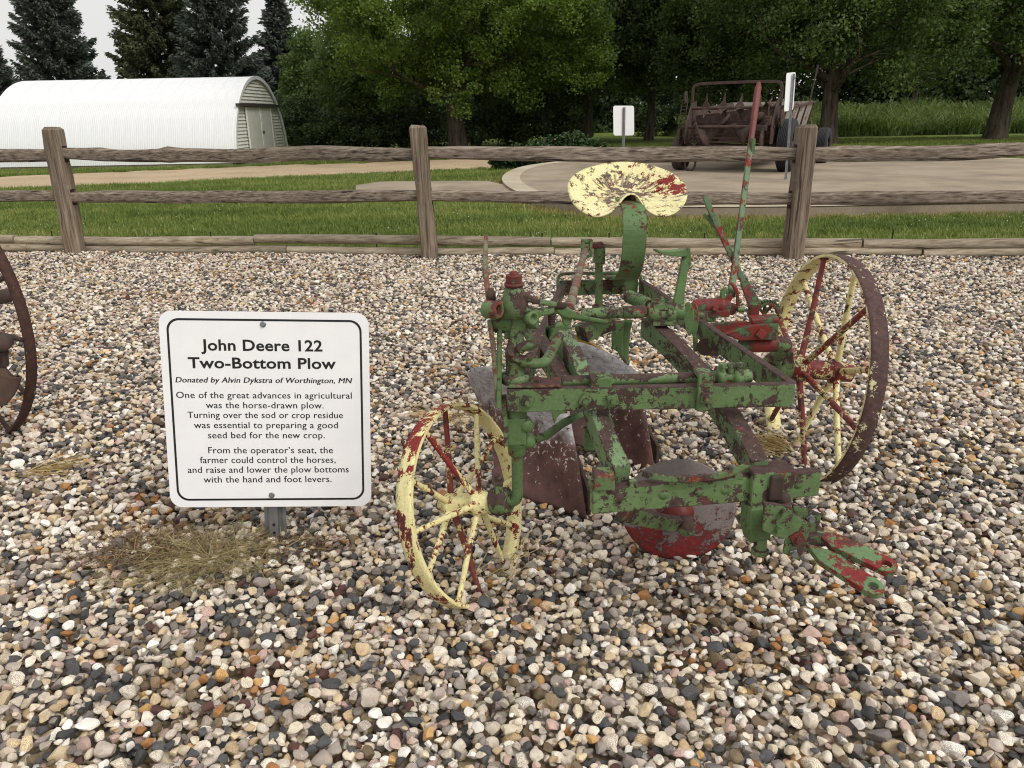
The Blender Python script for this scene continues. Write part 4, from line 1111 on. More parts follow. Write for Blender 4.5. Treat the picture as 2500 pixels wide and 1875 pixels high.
# U-channel post leaning with the sign
pl_ = s_u.copy(); base_p = Vector((-.727, 2.045, -.25)); x_, y_ = sign_uv(955, 1600)
bx0 = on_sign(x_, y_, -.006); dirp = (on_sign(sign_uv(886, 168)[0], sign_uv(886, 168)[1], -.006) - on_sign(sign_uv(955, 1525)[0], sign_uv(955, 1525)[1], -.006)).normalized()
p_top = on_sign(sign_uv(886, 168)[0], sign_uv(886, 168)[1] + .015, -.0065); p_bot = p_top - dirp * 1.0
pr = dirp.cross(s_n).normalized(); pr = -pr if pr.x < 0 else pr
def chan(off, w_, th, dn, tw=0):
    return [p_bot + pr * off + s_n * dn, p_top + pr * off + s_n * dn]
post = MB()
def slab(o1, d1, o2, d2, th):
    v_ = Vector((o2 - o1, d2 - d1)); nrm = Vector((-v_.y, v_.x)).normalized() * th
    post.hexa([p + pr * o_ + s_n * d_ for p in (p_bot, p_top) for o_, d_ in ((o1, d1), (o2, d2), (o2 + nrm.x, d2 + nrm.y), (o1 + nrm.x, d1 + nrm.y))])
slab(-.0125, -.004, .0125, -.004, .0035); slab(.0125, -.004, .020, -.024, .0035); slab(-.020, -.024, -.0125, -.004, .0035); slab(.020, -.0245, .032, -.0245, .0035); slab(-.032, -.0245, -.020, -.0245, .0035)
po = post.build('post', M['steel'], sign)
hl = MB()
for k in range(12):
    c_ = p_top - dirp * (.62 + k * .0254); hl.lathe(c_ + s_n * -.00385 * -1 * 0 + s_n * -.0001, s_n, [(0, .0048), (.0003, .0048), (.0003, .0001)], 12)
hl.build('hole_shade_discs', M['hole'], po)  # flat dark discs laid on the uncut post, painting the shade of its holes
ORIGIN = Vector((0, 0, 0))

# ------------------------------------------------------------------ the plow
ORIGIN = Vector((.35, 2.2, 0))
plow = empty('horse_drawn_plow', ORIGIN)
tag(plow, 'old two bottom plow with chipped green frame, yellow seat and spoked wheels', 'plow')
def part(mb, name, mat, parent=None, bevel=.0025): return mb.build(name, M[mat], parent or plow, bevel=bevel)
def bolts(parent, plist, n_, w=.016, mat='green', y=None):
    for p in plist:
        mb = MB(); mb.nut(p, n_, w, .009, 4, rnd.uniform(0, 1)); mb.tube([p, Vector(p) + Vector(n_).normalized() * .016], .007, 10); part(mb, 'bolt', mat, parent, .0015)
FY = 1.70
zb = .558
cr = Vector((.665, FY + .012, zb)); rr_ = Vector((.50, 2.885, .566)); rl = Vector((.188, 2.9, .566))
fb = part(MB().sweep([Vector((-.012, FY + .012, zb)), cr + Vector((-.02, 0, 0)), cr + Vector((-.006, .003, 0)), cr + Vector((0, .016, 0)), rr_], .022, .058), 'main_frame', 'green_bar', None, .003)
bolts(fb, [Q(1, 690, 1580, y=FY), Q(1, 1210, 1570, y=FY), Q(1, 1460, 1570, y=FY)], (0, -1, 0), .018)
side_n = Vector((-1, -.12, 0))
bolts(fb, [Q(3, u, v, y=y) + Vector((-.004, 0, 0)) for u, v, y in ((750, 560, 2.2), (800, 610, 2.08), (650, 470, 2.4))], side_n, .015, 'green_worn')
rc = part(MB().sweep([rl, rr_ + Vector((-.012, .012, 0))], .02, .055), 'rear_crossbar', 'green', None)
bolts(rc, [Q(1, u, 560, y=2.885) for u in (1290, 1370, 1460, 1550)], (0, -1, 0), .014)
part(MB().sweep([Vector((.02, 1.74, .552)), Vector((.10, 2.3, .56)), rl + Vector((.01, -.012, -.004))], .02, .05), 'left_rail', 'green_worn')
# top plate on the bar
part(MB().prism([Q(1, 520, 1470, y=FY + .001) , Q(1, 1000, 1462, y=FY + .001), Q(1, 1000, 1462, y=FY + .001) + Vector((0, .055, .0)), Q(1, 520, 1470, y=FY + .001) + Vector((0, .055, 0))], (0, 0, 1), .008), 'bar_plate', 'green')
# beams
D = Vector((0, 0, -.032))
A = [Q(5, 1225, 390, z=.455), Q(3, 850, 1060, z=.492), Q(3, 610, 700, z=.535), Q(3, 430, 510, z=.575), Q(3, 300, 390, z=.60)]
aend = A[-1] + Vector((-.035, .12, .006)); A.append(aend)
stdA = [aend + Vector((-.01, .07, -.012)), Q(1, 1545, 930, y=aend.y + .10), Q(1, 1530, 1040, y=aend.y + .11), Q(1, 1550, 1150, y=aend.y + .10), Q(1, 1600, 1260, y=aend.y + .08)]
part(MB().sweep([p + D for p in chaikin(A, 1, False)[:1] + chaikin(A, 2, False)] , .042, .062), 'plow_beam', 'green_worn')
for dy, poly in ((0, ((1470, 885), (1560, 872), (1555, 960), (1545, 1080), (1555, 1180), (1600, 1262), (1560, 1240), (1500, 1140), (1450, 1110), (1445, 980))), (.03, ((1540, 872), (1640, 865), (1618, 960), (1605, 1090), (1600, 1200), (1612, 1262), (1585, 1262), (1550, 1150), (1530, 1050), (1535, 950)))):
    part(MB().prism([Q(1, u, v, y=2.40 + dy) for u, v in poly], (.2, 1, 0), .03), 'beam_standard', 'green_clean', None, .004)
Bm = [Q(5, 365, 470, z=.455), Q(5, 210, 150, z=.50), Q(1, 1230, 1380, z=.535), Q(1, 1130, 1150, z=.575), Q(1, 1050, 980, z=.60), Q(1, 1010, 900, z=.605)]
part(MB().sweep([p + D for p in chaikin(Bm, 2, False)], .042, .062), 'plow_beam', 'green_pale')
sB = [Bm[-1] + D + Vector((0, -.01, 0)), Bm[-1] + Vector((-.015, .09, -.04)), Bm[-1] + Vector((-.02, .13, -.14)), Bm[-1] + Vector((-.01, .12, -.28)), Bm[-1] + Vector((.02, .09, -.42))]
part(MB().sweep(chaikin(sB, 2, False), .05, .06, up=(0, 1, .2)), 'beam_standard', 'green_clean')
part(MB().sweep([Q(1, 690, 880, z=.60), Q(1, 850, 1150, z=.54), Q(1, 1020, 1440, z=.50)], .04, .05), 'lift_link', 'green_worn')
part(MB().sweep([Q(1, 870, 1230, z=.48), Q(1, 1000, 1420, z=.46)], .035, .04), 'lift_link', 'green_worn')
part(MB().sweep(chaikin([Q(1, 1130, 1010, y=2.22), Q(1, 1250, 930, y=2.25), Q(1, 1380, 880, y=2.28), Q(1, 1480, 850, y=2.3)], 2, False), .05, .05), 'lift_arm', 'green')
for u, v, y in ((1235, 1360, 1.8),):
    pass
bolts(plow, [Q(3, 330, 510, y=2.17), Q(3, 270, 480, y=2.25)], (-1, -.3, 0), .016, 'green_worn')
# clamp over beam A and bar
cl = part(MB().sweep([Q(3, 610, 735, y=FY + .07), Q(3, 610, 745, y=FY - .006), Q(3, 612, 965, y=FY - .006), Q(3, 612, 985, y=FY + .05)], .038, .012, up=(1, 0, 0)) , 'beam_clamp', 'green_bar') if False else part(MB().box(Q(3, 610, 850, y=FY - .006), (.036, .012, .092)).box(Q(3, 605, 728, y=FY + .03), (.036, .07, .012)), 'beam_clamp', 'green')
bolts(cl, [Q(3, 617, 885, y=FY - .012)], (0, -1, 0), .018)
part(MB().box(Q(1, 1345, 1400, y=FY + .03), (.05, .05, .03)).tube([Q(1, 1345, 1385, y=FY + .02), Q(1, 1345, 1350, y=FY + .02)], .01, 10).tube([Q(1, 1440, 1420, y=FY + .02), Q(1, 1425, 1360, y=FY + .02)], .009, 8), 'shaft_clamp', 'green_clean')
# lift shaft along the bar
sh = part(MB().tube([Q(1, 1000, 1405, y=FY + .06), Q(3, 575, 752, y=FY + .06)], .014, 16), 'lift_shaft', 'green_bar', None, 0)
jb = MB(); c0 = Q(3, 770, 745, y=FY + .06)
jb.lathe(c0, (1, 0, 0), [(-.045, .0), (-.045, .016), (-.03, .018), (-.03, .026), (-.012, .026), (-.010, .02), (.01, .02), (.012, .027), (.03, .027), (.032, .016), (.045, .018), (.056, .014), (.06, 0)], 20)
for dx in (-.02, .0, .022): jb.tube([c0 + Vector((dx, -.012, .015)), c0 + Vector((dx, -.014, .036))], .008, 8); jb.nut(c0 + Vector((dx, -.013, .03)), (0, 0, 1), .011, .008, 6)
part(jb, 'shaft_coupling', 'green', None, 0)
# hitch bar and its furniture
h0, h1 = Q(5, 112, 570, z=.40), Q(5, 1550, 455, z=.40)
hb = part(MB().sweep([h0, h1], .026, .062), 'hitch_bar', 'green_bar', None, .003)
hd = (h1 - h0).normalized(); hn = Vector((hd.y, -hd.x, 0))
def on_hitch(u, dz=0, out=0):
    t = (u - 112) / (1550 - 112); return h0.lerp(h1, t) + Vector((0, 0, dz)) + hn * out
for u in (275, 550, 770, 940, 1405):
    part(MB().lathe(on_hitch(u, .004, .013), hn, [(-.002, .0125), (.0006, .012), (.001, .0)], 18), 'rivet', 'green_bar', hb, 0)
for u in (365, 605, 700, 800, 1020):
    part(MB().box(on_hitch(u, .033, .004), (.018, .02, .014)), 'rack_tooth', 'green', hb, .002)
part(MB().sweep(chaikin([Q(5, 390, 390, z=.45), Q(5, 520, 430, z=.447), Q(5, 700, 447, z=.447), Q(5, 960, 420, z=.447), Q(5, 1080, 365, z=.46), Q(5, 1135, 320, z=.475)], 2, False), .006, .016), 'stay_strap', 'green')
part(MB().box(Q(5, 190, 440, z=.445), (.045, .05, .035)).lathe(Q(5, 150, 440, z=.44), (-.3, -1, .1), [(0, 0), (0, .015), (.03, .015), (.034, .0)], 14), 'beam_foot', 'green')
# coulter shank bracket hanging from the left beam
part(MB().box(Q(4, 1385, 330, y=1.80), (.035, .05, .06)).box(Q(4, 1380, 470, y=1.80), (.05, .045, .05)).tube([Q(4, 1460, 300, y=1.78), Q(4, 1500, 400, y=1.78)], .01, 8).lathe(Q(4, 1420, 500, y=1.80), (.2, -1, 0), [(-.01, .0), (-.01, .022), (.02, .022), (.022, 0)], 14), 'shank_clamp', 'green_clean')
part(MB().sweep([Q(4, 1390, 300, y=1.80), Q(4, 1400, 540, y=1.80)], .03, .02, up=(0, 1, 0)), 'coulter_shank', 'green')
# hitch bracket
hp = MB(); hp.box(on_hitch(1225, .004, .02), (.10, .016, .085), Matrix.Rotation(math.atan2(hd.y, hd.x), 3, 'Z')); hp.box(on_hitch(1225, .042, -.002), (.10, .055, .012), Matrix.Rotation(math.atan2(hd.y, hd.x), 3, 'Z'))
hp.prism([on_hitch(1165, -.04, .03), on_hitch(1340, -.035, .03), on_hitch(1320, -.06, .06), on_hitch(1255, -.066, .07), on_hitch(1180, -.055, .05)], (0, 0, 1), .014)
hk = part(hp, 'hitch_bracket', 'green_bar', None, .004)
part(MB().lathe(on_hitch(1290, -.022, .028), hn, [(0, .018), (.008, .016), (.011, .0)], 18), 'rivet', 'rust', hk, 0)
part(MB().box(on_hitch(1235, .01, .032), (.03, .014, .06)), 'bracket_lug', 'rust', hk, .004)
hc = on_hitch(1155, -.09, .012)
part(MB().sweep([on_hitch(1150, -.035, .01), on_hitch(1155, -.085, .014), on_hitch(1165, -.125, .016)], [.055, .062, .05], [.05, .05, .04], up=hn), 'hitch_casting', 'green_clean', None, .008)
part(MB().tube([on_hitch(1185, -.12, .02), on_hitch(1190, -.165, .02)], .015, 10).nut(on_hitch(1190, -.15, .02), (0, 0, -1), .02, .014, 6), 'king_pin', 'green_bar', None, .001)
yA, yB = 1.475, 1.525
part(MB().prism([Q(5, u, v, y=yA) for u, v in ((1210, 590), (1385, 615), (1402, 665), (1515, 735), (1440, 968), (1330, 912), (1345, 822), (1290, 812), (1200, 770))], (.15, 1, 0), .008), 'clevis_plate', 'green_bar')
part(MB().prism([Q(5, u, v, y=yB) for u, v in ((1385, 600), (1480, 625), (1580, 668), (1555, 775), (1490, 800), (1420, 740))], (.15, 1, 0), .008), 'clevis_plate', 'green_bar')
bolts(plow, [Q(5, 1420, 815, y=yA)], (0, -1, .1), .02, 'red_grip'); bolts(plow, [Q(5, 1330, 650, y=yA), Q(5, 1300, 755, y=yA)], (0, -1, .1), .010, 'green_clean')
bolts(plow, [Q(5, 1392, 905, y=yA), Q(5, 1500, 685, y=yB)], (0, -1, .1), .011, 'steel')
def eyebar(p, q, w, th, hole, nrm):
    p, q = Vector(p), Vector(q); d = (q - p).normalized(); nrm = Vector(nrm); nrm = (nrm - d * nrm.dot(d)).normalized(); s_ = d.cross(nrm); L = (q - p).length
    ou, inn = [], []
    for k in range(32):
        a = 2 * math.pi * k / 32; cx, sy = math.cos(a), math.sin(a)
        inn.append(q + (d * cx + s_ * sy) * hole)
        if cx >= 0: ou.append(q + (d * cx + s_ * sy) * w / 2)
        else:
            t = min(L / -cx, (w / 2) / max(abs(sy), 1e-6)); ou.append(q + (d * cx + s_ * sy) * t)
    # snap the nearest points to the square end
    mb = MB(); V_ = [x + nrm * th / 2 for x in ou] + [x + nrm * th / 2 for x in inn] + [x - nrm * th / 2 for x in ou] + [x - nrm * th / 2 for x in inn]; F_ = []
    for k in range(32):
        j = (k + 1) % 32; F_ += [(k, j, 32 + j, 32 + k), (64 + j, 64 + k, 96 + k, 96 + j), (j, k, 64 + k, 64 + j), (32 + k, 32 + j, 96 + j, 96 + k)]
    mb.add(V_, F_)
    return mb
up_t = Vector((-.1, -.25, 1))
M['drawbar'] = chipped('drawbar_paint', srgb(112, 142, 98), RUSTU, .47, 18, srgb(130, 50, 48), 1.1, .0, .5, None, None, (1, 1, 1), .05, None, None, (tuple(atz(2190, 1440, .25) - Vector((.35, 2.2, 0))), .15, .085))
part(eyebar(atz(1966, 1331, .272), atz(2130, 1436, .245), .045, .016, .0105, up_t), 'drawbar_strap', 'drawbar', None, .002)
part(eyebar(atz(1984, 1298, .29), atz(2163, 1383, .268), .045, .016, .0105, up_t), 'drawbar_strap', 'drawbar', None, .002)
part(MB().box(Q(5, 1515, 800, z=.28), (.05, .05, .03)), 'drawbar_root', 'green_bar')
# rolling coulter
cc_ = Q(5, 667, 652, y=1.875); can = Vector((-.12, -1, .02)).normalized()
co_ = part(MB().lathe(cc_, can, [(.0, .0), (.006, .04), (.004, .10), (-.008, .151), (-.010, .155), (-.012, .151), (.0, .10), (.002, .04), (-.002, .0)], 48), 'rolling_coulter', 'disc', None, 0)
part(MB().lathe(cc_ + can * .005, can, [(0, .042), (.01, .04), (.012, .03), (.028, .028), (.03, .0)], 24), 'hub', 'red_grip', co_, 0)
part(MB().sweep(chaikin([Q(5, 270, 640, y=1.60), Q(5, 420, 680, y=1.68), Q(5, 560, 715, y=1.77), Q(5, 690, 730, y=1.82)], 1, False), .02, .042, up=(0, -.4, 1)).lathe(Q(5, 715, 735, y=1.82), (-.12, -1, 0), [(-.03, 0), (-.03, .021), (.025, .021), (.03, .016), (.032, 0)], 20), 'coulter_yoke', 'green_bar')
# moldboards
y0 = atz(950 + 1330 / 2.765, 900 + 1030 / 2.765, 0).y
grid = [[Q(4, 1330, 1035, z=-.01), Q(4, 900, 862, z=.02), Q(4, 620, 745, z=.06)],
        [Q(4, 1272, 650, y=y0 + .07), Q(4, 930, 520, y=y0 + .24), Q(4, 700, 440, y=y0 + .42)],
        [Q(4, 1215, 270, y=y0 + .19), Q(4, 800, 20, y=y0 + .33), Q(4, 455, 20, y=y0 + .60)]]
def bez(a, b, c, t): return a * ((1 - t) * (1 - 2 * t)) + b * (4 * t * (1 - t)) + c * (t * (2 * t - 1))
def moldboard(off):
    V_, F_ = [], []; n = 20
    for j in range(n + 1):
        for i in range(n + 1):
            s_, t = i / n, j / n
            # round the wing's upper corner
            p = bez(*[bez(grid[r_][0], grid[r_][1], grid[r_][2], s_) for r_ in range(3)], t)
            V_.append(p)
    C_ = V_[:]
    for j in range(n + 1):
        for i in range(n + 1):
            s_, t = i / n, j / n
            k = max(0, s_ - .8) / .2
            if k > 0:
                tm = .74; tt = tm + (t - tm) * math.sqrt(max(0.0, 1 - k ** 2.2)) * 1.0 if t > 0 else t
                tt = t + (tm - t) * (1 - math.sqrt(max(0.0, 1 - k ** 2.4))) * .85
                V_[j * (n + 1) + i] = bez(*[bez(grid[r_][0], grid[r_][1], grid[r_][2], s_) for r_ in range(3)], tt)
    V_ = [p + Vector(off) for p in V_]
    for j in range(n):
        for i in range(n):
            a = j * (n + 1) + i; F_.append((a, a + 1, a + n + 2, a + n + 1))
    o = MB().add(V_, F_, True).build('moldboard', M['moldboard'], plow)
    sd = o.modifiers.new('thick', 'SOLIDIFY'); sd.thickness = .007
    # landside behind the shin
    part(MB().sweep([V_[0] + Vector((.012, .03, .05)), V_[0] + Vector((-.02, .55, .05))], .012, .09), 'landside', 'rust')
    return o
moldboard((0, 0, 0))
off2 = Vector(atz(1600, 1150, 0)) - grid[0][0]; off2.z = 0.0
moldboard(off2)
part(MB().sweep([grid[2][0] + Vector((-.04, .06, -.02)), grid[1][1] + Vector((0, .1, 0)), grid[2][2] + Vector((.1, .02, -.1))], .03, .02), 'moldboard_brace', 'green_worn')
M['yellow_back'] = chipped('ochre_moldboard_back', srgb(176, 140, 60), srgb(80, 60, 52), .42, 14)
part(MB().sweep([grid[2][0] + off2 + Vector((-.03, .05, .0)), grid[2][1] + off2 + Vector((-.02, .04, .012))], .012, .03), 'moldboard_edge', 'yellow_back')
# ---- wheels
def wheel(name, c, n_, R, w, n_sp, rim_mat, tread_mat, spoke_mats, hub_mat, hub_prof, phase, hub_r=.03, spread=.042, sr=.0077, parent=None, part_fn=None):
    c, n_ = Vector(c), Vector(n_).normalized(); th = .009
    mb = MB().lathe(c, n_, [(-w / 2, R), (-w / 4, R + .001), (w / 4, R + .001), (w / 2, R), (w / 2, R - th), (-w / 2, R - th)], 72, True, True)
    rim_ = mb.build(name, M[rim_mat], parent or plow); rim_.data.materials.append(M[tread_mat])
    for pl in rim_.data.polygons:
        d = Vector(pl.center) + ORIGIN - c; d -= n_ * d.dot(n_)
        pl.material_index = 1 if d.normalized().dot(pl.normal) > .5 else 0
        pl.use_smooth = abs(d.normalized().dot(pl.normal)) > .5
    a = n_.cross(Vector((0, 0, 1))).normalized(); b = n_.cross(a)
    for k in range(n_sp):
        an = phase + 2 * math.pi * k / n_sp; e = a * math.cos(an) + b * math.sin(an); sgn = 1 if k % 2 else -1
        q = MB().tube([c + n_ * spread * sgn + e * hub_r * .6, c + n_ * spread * sgn * .55 + e * (R * .5), c + n_ * w * .16 * sgn + e * (R - th * 1.0)], [sr * 1.15, sr, sr * .9], 10)
        q.lathe(c + n_ * w * .16 * sgn + e * (R - th - .004), e, [(0, sr * 1.5), (.004, sr * 1.6)], 10)
        q.build('spoke', M[spoke_mats[k % len(spoke_mats)]], rim_)
    MB().lathe(c, n_, hub_prof, 28).build('hub', M[hub_mat], rim_)
    return rim_
n1 = Vector((.87073, -.41269, .26741)); c1 = Vector((-.129, 1.8085, .2314))
wheel('furrow_wheel', c1, n1, .2661, .0443, 12, 'yellow', 'yellow_worn', ['yellow_worn', 'yellow', 'red_spoke', 'yellow_worn', 'yellow', 'yellow'], 'yellow', [(-.075, 0), (-.075, .022), (-.055, .026), (-.05, .034), (-.038, .036), (-.03, .028), (.03, .028), (.038, .038), (.05, .038), (.055, .03), (.085, .031), (.09, .024), (.09, 0)], .35)
n2 = Vector((.99297, .0299, -.11455)); c2 = Vector((1.076, 2.562, .3289))
wheel('land_wheel', c2, n2, .4016, .0572, 12, 'yellow', 'tread', ['red_spoke', 'yellow_worn', 'red_spoke', 'yellow', 'red_spoke', 'yellow_worn'], 'red_hub', [(-.15, 0), (-.15, .036), (-.13, .04), (-.085, .036), (-.075, .044), (-.05, .045), (-.04, .034), (.045, .034), (.05, .044), (.066, .044), (.07, .036), (.12, .034), (.125, .026), (.125, 0)], .2, .034, .065, .0102)
# ---- front axle post
ax = Q(4, 863, 600, y=1.745); axp = lambda z: Vector((ax.x, ax.y, z))
hubp = c1 + n1 * .085
part(MB().tube(chaikin([c1 + n1 * .06, c1 + n1 * .125, Vector((ax.x, ax.y, .268)), axp(.33), axp(.50), axp(.62)], 2, False), .014, 16), 'axle_post', 'green_clean', None, 0)
hbx = MB().lathe(c1, n1, [(.088, 0), (.088, .036), (.10, .038), (.13, .034), (.135, .024), (.135, 0)], 20); hbx.box(c1 + n1 * .105 + Vector((0, -.005, .045)), (.02, .03, .03)); hbx.tube([c1 + n1 * .10 + Vector((0, 0, .03)), c1 + n1 * .10 + Vector((0, 0, .075))], .009, 8)
part(hbx, 'axle_collar', 'green_bar', None, .002)
part(MB().lathe(axp(.44), (0, 0, 1), [(-.04, .016), (-.04, .022), (-.015, .023), (-.01, .027), (.05, .027), (.085, .025), (.085, .016)], 20).box(axp(.47) + Vector((.0, -.012, 0)), (.046, .03, .07)).lathe(Q(4, 925, 375, y=1.735), (.3, -1, 0), [(-.02, 0), (-.02, .017), (.016, .017), (.02, .011), (.021, 0)], 16), 'post_bearing', 'green_clean', None, .003)
part(MB().sweep([Q(4, 775, 190, y=1.735), Q(4, 788, 380, y=1.735), Q(4, 790, 505, y=1.735)], .04, .012, up=(1, 0, 0)), 'bearing_plate', 'green_bar')
part(MB().tube([Q(4, 960, 482, y=1.76), Q(4, 1060, 452, y=1.80), Q(4, 1175, 368, y=1.9), Q(4, 1330, 290, y=1.98)], .011, 12).lathe(Q(4, 935, 490, y=1.755), (1, .1, .2), [(-.02, 0), (-.02, .019), (.015, .019), (.018, .012), (.018, 0)], 14), 'steering_rod', 'green_clean', None, 0)
# ---- steering head above the post
yz = 1.745
def S(u, v, y=yz): return Q(1, u, v, y=y)
hd_ = MB()
zt, zm = S(600, 545).z, S(600, 700).z
hd_.lathe(axp(0), (0, 0, 1), [(zm - .03, .0), (zm - .03, .034), (zm, .032), (zm + .02, .025), (zt - .006, .022), (zt, .019), (zt, 0)], 24)
head = part(hd_, 'steering_head', 'green', None, 0)
part(MB().lathe(axp(zt), (0, 0, 1), [(0, .0), (0, .0225), (.007, .0225), (.007, 0)], 24), 'washer', 'red_grip', head, 0)
part(MB().nut(axp(zt + .007), (0, 0, 1), .0195, .019, 6, .2).lathe(axp(zt + .026), (0, 0, 1), [(0, .011), (.008, .009), (.009, 0)], 14), 'nut', 'red_grip', head, .002)
arm = MB().sweep([S(580, 690), S(480, 720), S(400, 745, yz - .02)], [.04, .024, .022], [.035, .025, .03], up=(0, 0, 1))
arm.lathe(S(375, 760, yz - .025), (.75, -.6, .1), [(-.022, .0), (-.022, .017), (-.018, .021), (.018, .021), (.022, .017), (.022, .011), (.008, .010), (.008, 0)], 20)
part(arm, 'steering_arm', 'green', head, .004)
part(MB().sweep([S(620, 640), S(700, 655), S(800, 690), S(940, 712, yz + .04)], [.03, .022, .018, .016], [.03, .016, .013, .012]), 'steering_arm', 'green', head, .004)
part(MB().sweep([S(560, 730), S(650, 775), S(730, 808), S(800, 782), S(915, 765, yz + .04)], [.04, .036, .03, .02, .018], [.03, .03, .028, .018, .016]), 'steering_arm', 'green_clean', head, .005)
part(MB().lathe(S(700, 830, yz - .015), (.6, -.8, .1), [(0, 0), (0, .017), (.02, .016), (.021, .010), (.012, .009), (.012, 0)], 18), 'pivot_eye', 'green_clean', head, 0)
part(MB().sweep(chaikin([S(640, 790), S(610, 900), S(585, 1050), S(555, 1160, yz - .01), S(550, 1210, yz - .01)], 1, False), .034, .03, up=(0, 1, 0)), 'head_leg', 'green', head, .006)
part(MB().tube([axp(.60), axp(S(560, 1180).z)], .023, 18).lathe(axp(.60), (0, 0, 1), [(-.01, 0), (-.01, .034), (.012, .034), (.012, 0)], 18), 'post_sleeve', 'green', head, 0)
bo_ = MB().lathe(S(490, 870, yz + .02), (1, -.3, 0), [(-.03, 0), (-.03, .024), (-.02, .027), (.02, .027), (.03, .02), (.03, 0)], 18); bo_.box(S(540, 940, yz + .015), (.03, .03, .04)); bo_.lathe(S(740, 885, yz + .01), (1, -.3, 0), [(-.02, 0), (-.02, .013), (.012, .013), (.014, 0)], 12)
part(bo_, 'pivot_boss', 'green_clean', head, .003)
hk_ = MB(); ringp = []
cR = S(625, 1165, yz - .025)
for k in range(15):
    a = math.radians(150 + 210 * k / 14); ringp.append(cR + Vector((math.cos(a) * .024, -.3 * math.sin(a) * .024 - .004, math.sin(a) * .013)))
hk_.tube(ringp, .0095, 10); hk_.tube(chaikin([S(600, 1140, yz - .02), S(660, 1085, yz - .02), S(740, 1075, yz - .03), S(760, 1105, yz - .035)], 1, False), [.012] * 6, 10)
part(hk_, 'hook', 'green_bar', head, 0)
part(MB().tube(chaikin([S(600, 1215, yz - .02), S(690, 1240, yz - .02), S(810, 1250, yz), S(870, 1215, yz + .03), S(930, 1090, yz + .12), S(1010, 945, yz + .22)], 2, False), .0125, 14), 'link_rod', 'green_clean', None, 0)
part(MB().prism([S(u, v, yz + .05) for u, v in ((955, 715), (1010, 695), (1085, 755), (1240, 818), (1380, 840), (1445, 866), (1400, 888), (1250, 862), (1120, 842), (1030, 832), (950, 780))], (0, .8, -.5), .012), 'foot_pedal', 'green_clean', None, .004)
part(MB().prism([S(u, v, yz + .058) for u, v in ((990, 800), (1100, 835), (1085, 890), (1045, 922), (1010, 890))], (0, 1, 0), .03), 'latch_body', 'green_clean', None, .004)
part(MB().prism([S(u, v, yz + .045) for u, v in ((930, 700), (985, 680), (1060, 700), (1030, 745), (950, 745))], (0, .6, -.6), .02), 'latch_cap', 'rust', None, .004)
sp_ = MB(); cs = S(910, 795, yz + .03); ce = S(910, 900, yz + .03)
sp_.tube([cs.lerp(ce, k / 70) + Vector((math.cos(k * .628) * .0075, math.sin(k * .628) * .0075, 0)) for k in range(71)], .0019, 6)
part(sp_, 'latch_spring', 'rust', None, 0)
part(MB().sweep([S(890, 905, yz + .035), S(990, 890, yz + .05)], .014, .010), 'spring_seat', 'green_clean')
M['rod_paint'] = chipped('worn_rod_paint', srgb(126, 132, 104), srgb(112, 92, 84), .5, 30, RED, .6, 0, .6)
rp0, rp1 = Q(1, 1070, 745, y=1.82), Q(1, 1212, 225, y=2.8)
part(MB().tube([rp0, rp1], .0115, 14), 'steering_link', 'rod_paint', None, 0)
kn = MB(); kc = Q(1, 1222, 200, y=2.8)
kn.box(Q(1, 1190, 210, y=2.8), (.012, .03, .055)).box(Q(1, 1262, 210, y=2.8), (.012, .03, .06)).box(Q(1, 1225, 140, y=2.8), (.04, .025, .012)).tube([Q(1, 1180, 150, y=2.8), Q(1, 1280, 150, y=2.8)], .008, 8).lathe(Q(1, 1215, 250, y=2.79), Vector(rp1 - rp0), [(-.02, .012), (-.02, .019), (.01, .019), (.012, .012)], 14)
part(kn, 'knuckle', 'green', None, .002)
rp = MB(); pb = lambda v: Q(1, 1335, v, y=2.84)
rp.tube([pb(195), pb(335)], .021, 16); rp.tube([pb(335), pb(745)], .0145, 14); rp.lathe(pb(735), (0, 0, 1), [(-.004, .026), (.006, .026), (.008, .015)], 16); rp.box(Q(1, 1380, 260, y=2.835), (.008, .02, .07))
part(rp, 'rear_post', 'green', None, .001)
part(MB().box(Q(1, 1320, 180, y=2.835), (.035, .03, .02)).nut(Q(1, 1345, 180, y=2.83), (0, -1, .3), .014, .012, 6), 'post_collar', 'red_grip', None, .003)
# thin rein lever at left
part(MB().sweep([S(320, 105, 1.95), S(312, 330, 1.90), S(330, 560, 1.84), S(345, 680, 1.78)], .011, .026, up=(0, 1, 0)), 'trip_lever', 'rod_paint')
part(MB().prism([S(300, 340, 1.91), S(284, 400, 1.90), S(288, 480, 1.88), S(312, 520, 1.86), S(312, 360, 1.9)], (1, 0, 0), .006), 'lever_blade', 'green_clean')
part(MB().sweep([S(350, 850, 1.75), S(385, 1100, 1.74), S(400, 1300, 1.735), S(425, 1600, 1.73)], .011, .026, up=(0, 1, 0)), 'trip_lever', 'rod_paint')
part(MB().lathe(S(365, 640, 1.775), (0, 0, 1), [(-.01, 0), (-.01, .011), (.012, .011), (.014, .007), (.02, .007), (.02, 0)], 10), 'lever_nut', 'rust', None, 0)
part(MB().sweep([S(442, 835, 1.765), S(440, 1200, 1.745), S(436, 1640, 1.725)], .012, .034, up=(0, 1, 0)), 'trip_bar', 'green_clean')
# brackets on the bar's left end
bb = MB()
for u in (600, 770): bb.tube([Q(1, u, 1430, y=FY + .03), Q(1, u, 1370, y=FY + .03)], .01, 10); bb.nut(Q(1, u, 1410, y=FY + .03), (0, 0, 1), .016, .01, 4)
part(bb, 'bar_bolts', 'green', None, .001)
part(MB().sweep([Q(1, 600, 1240, y=FY + .05), Q(1, 625, 1380, y=FY + .04)], .012, .03, up=(0, 1, 0)), 'bar_gusset', 'green')
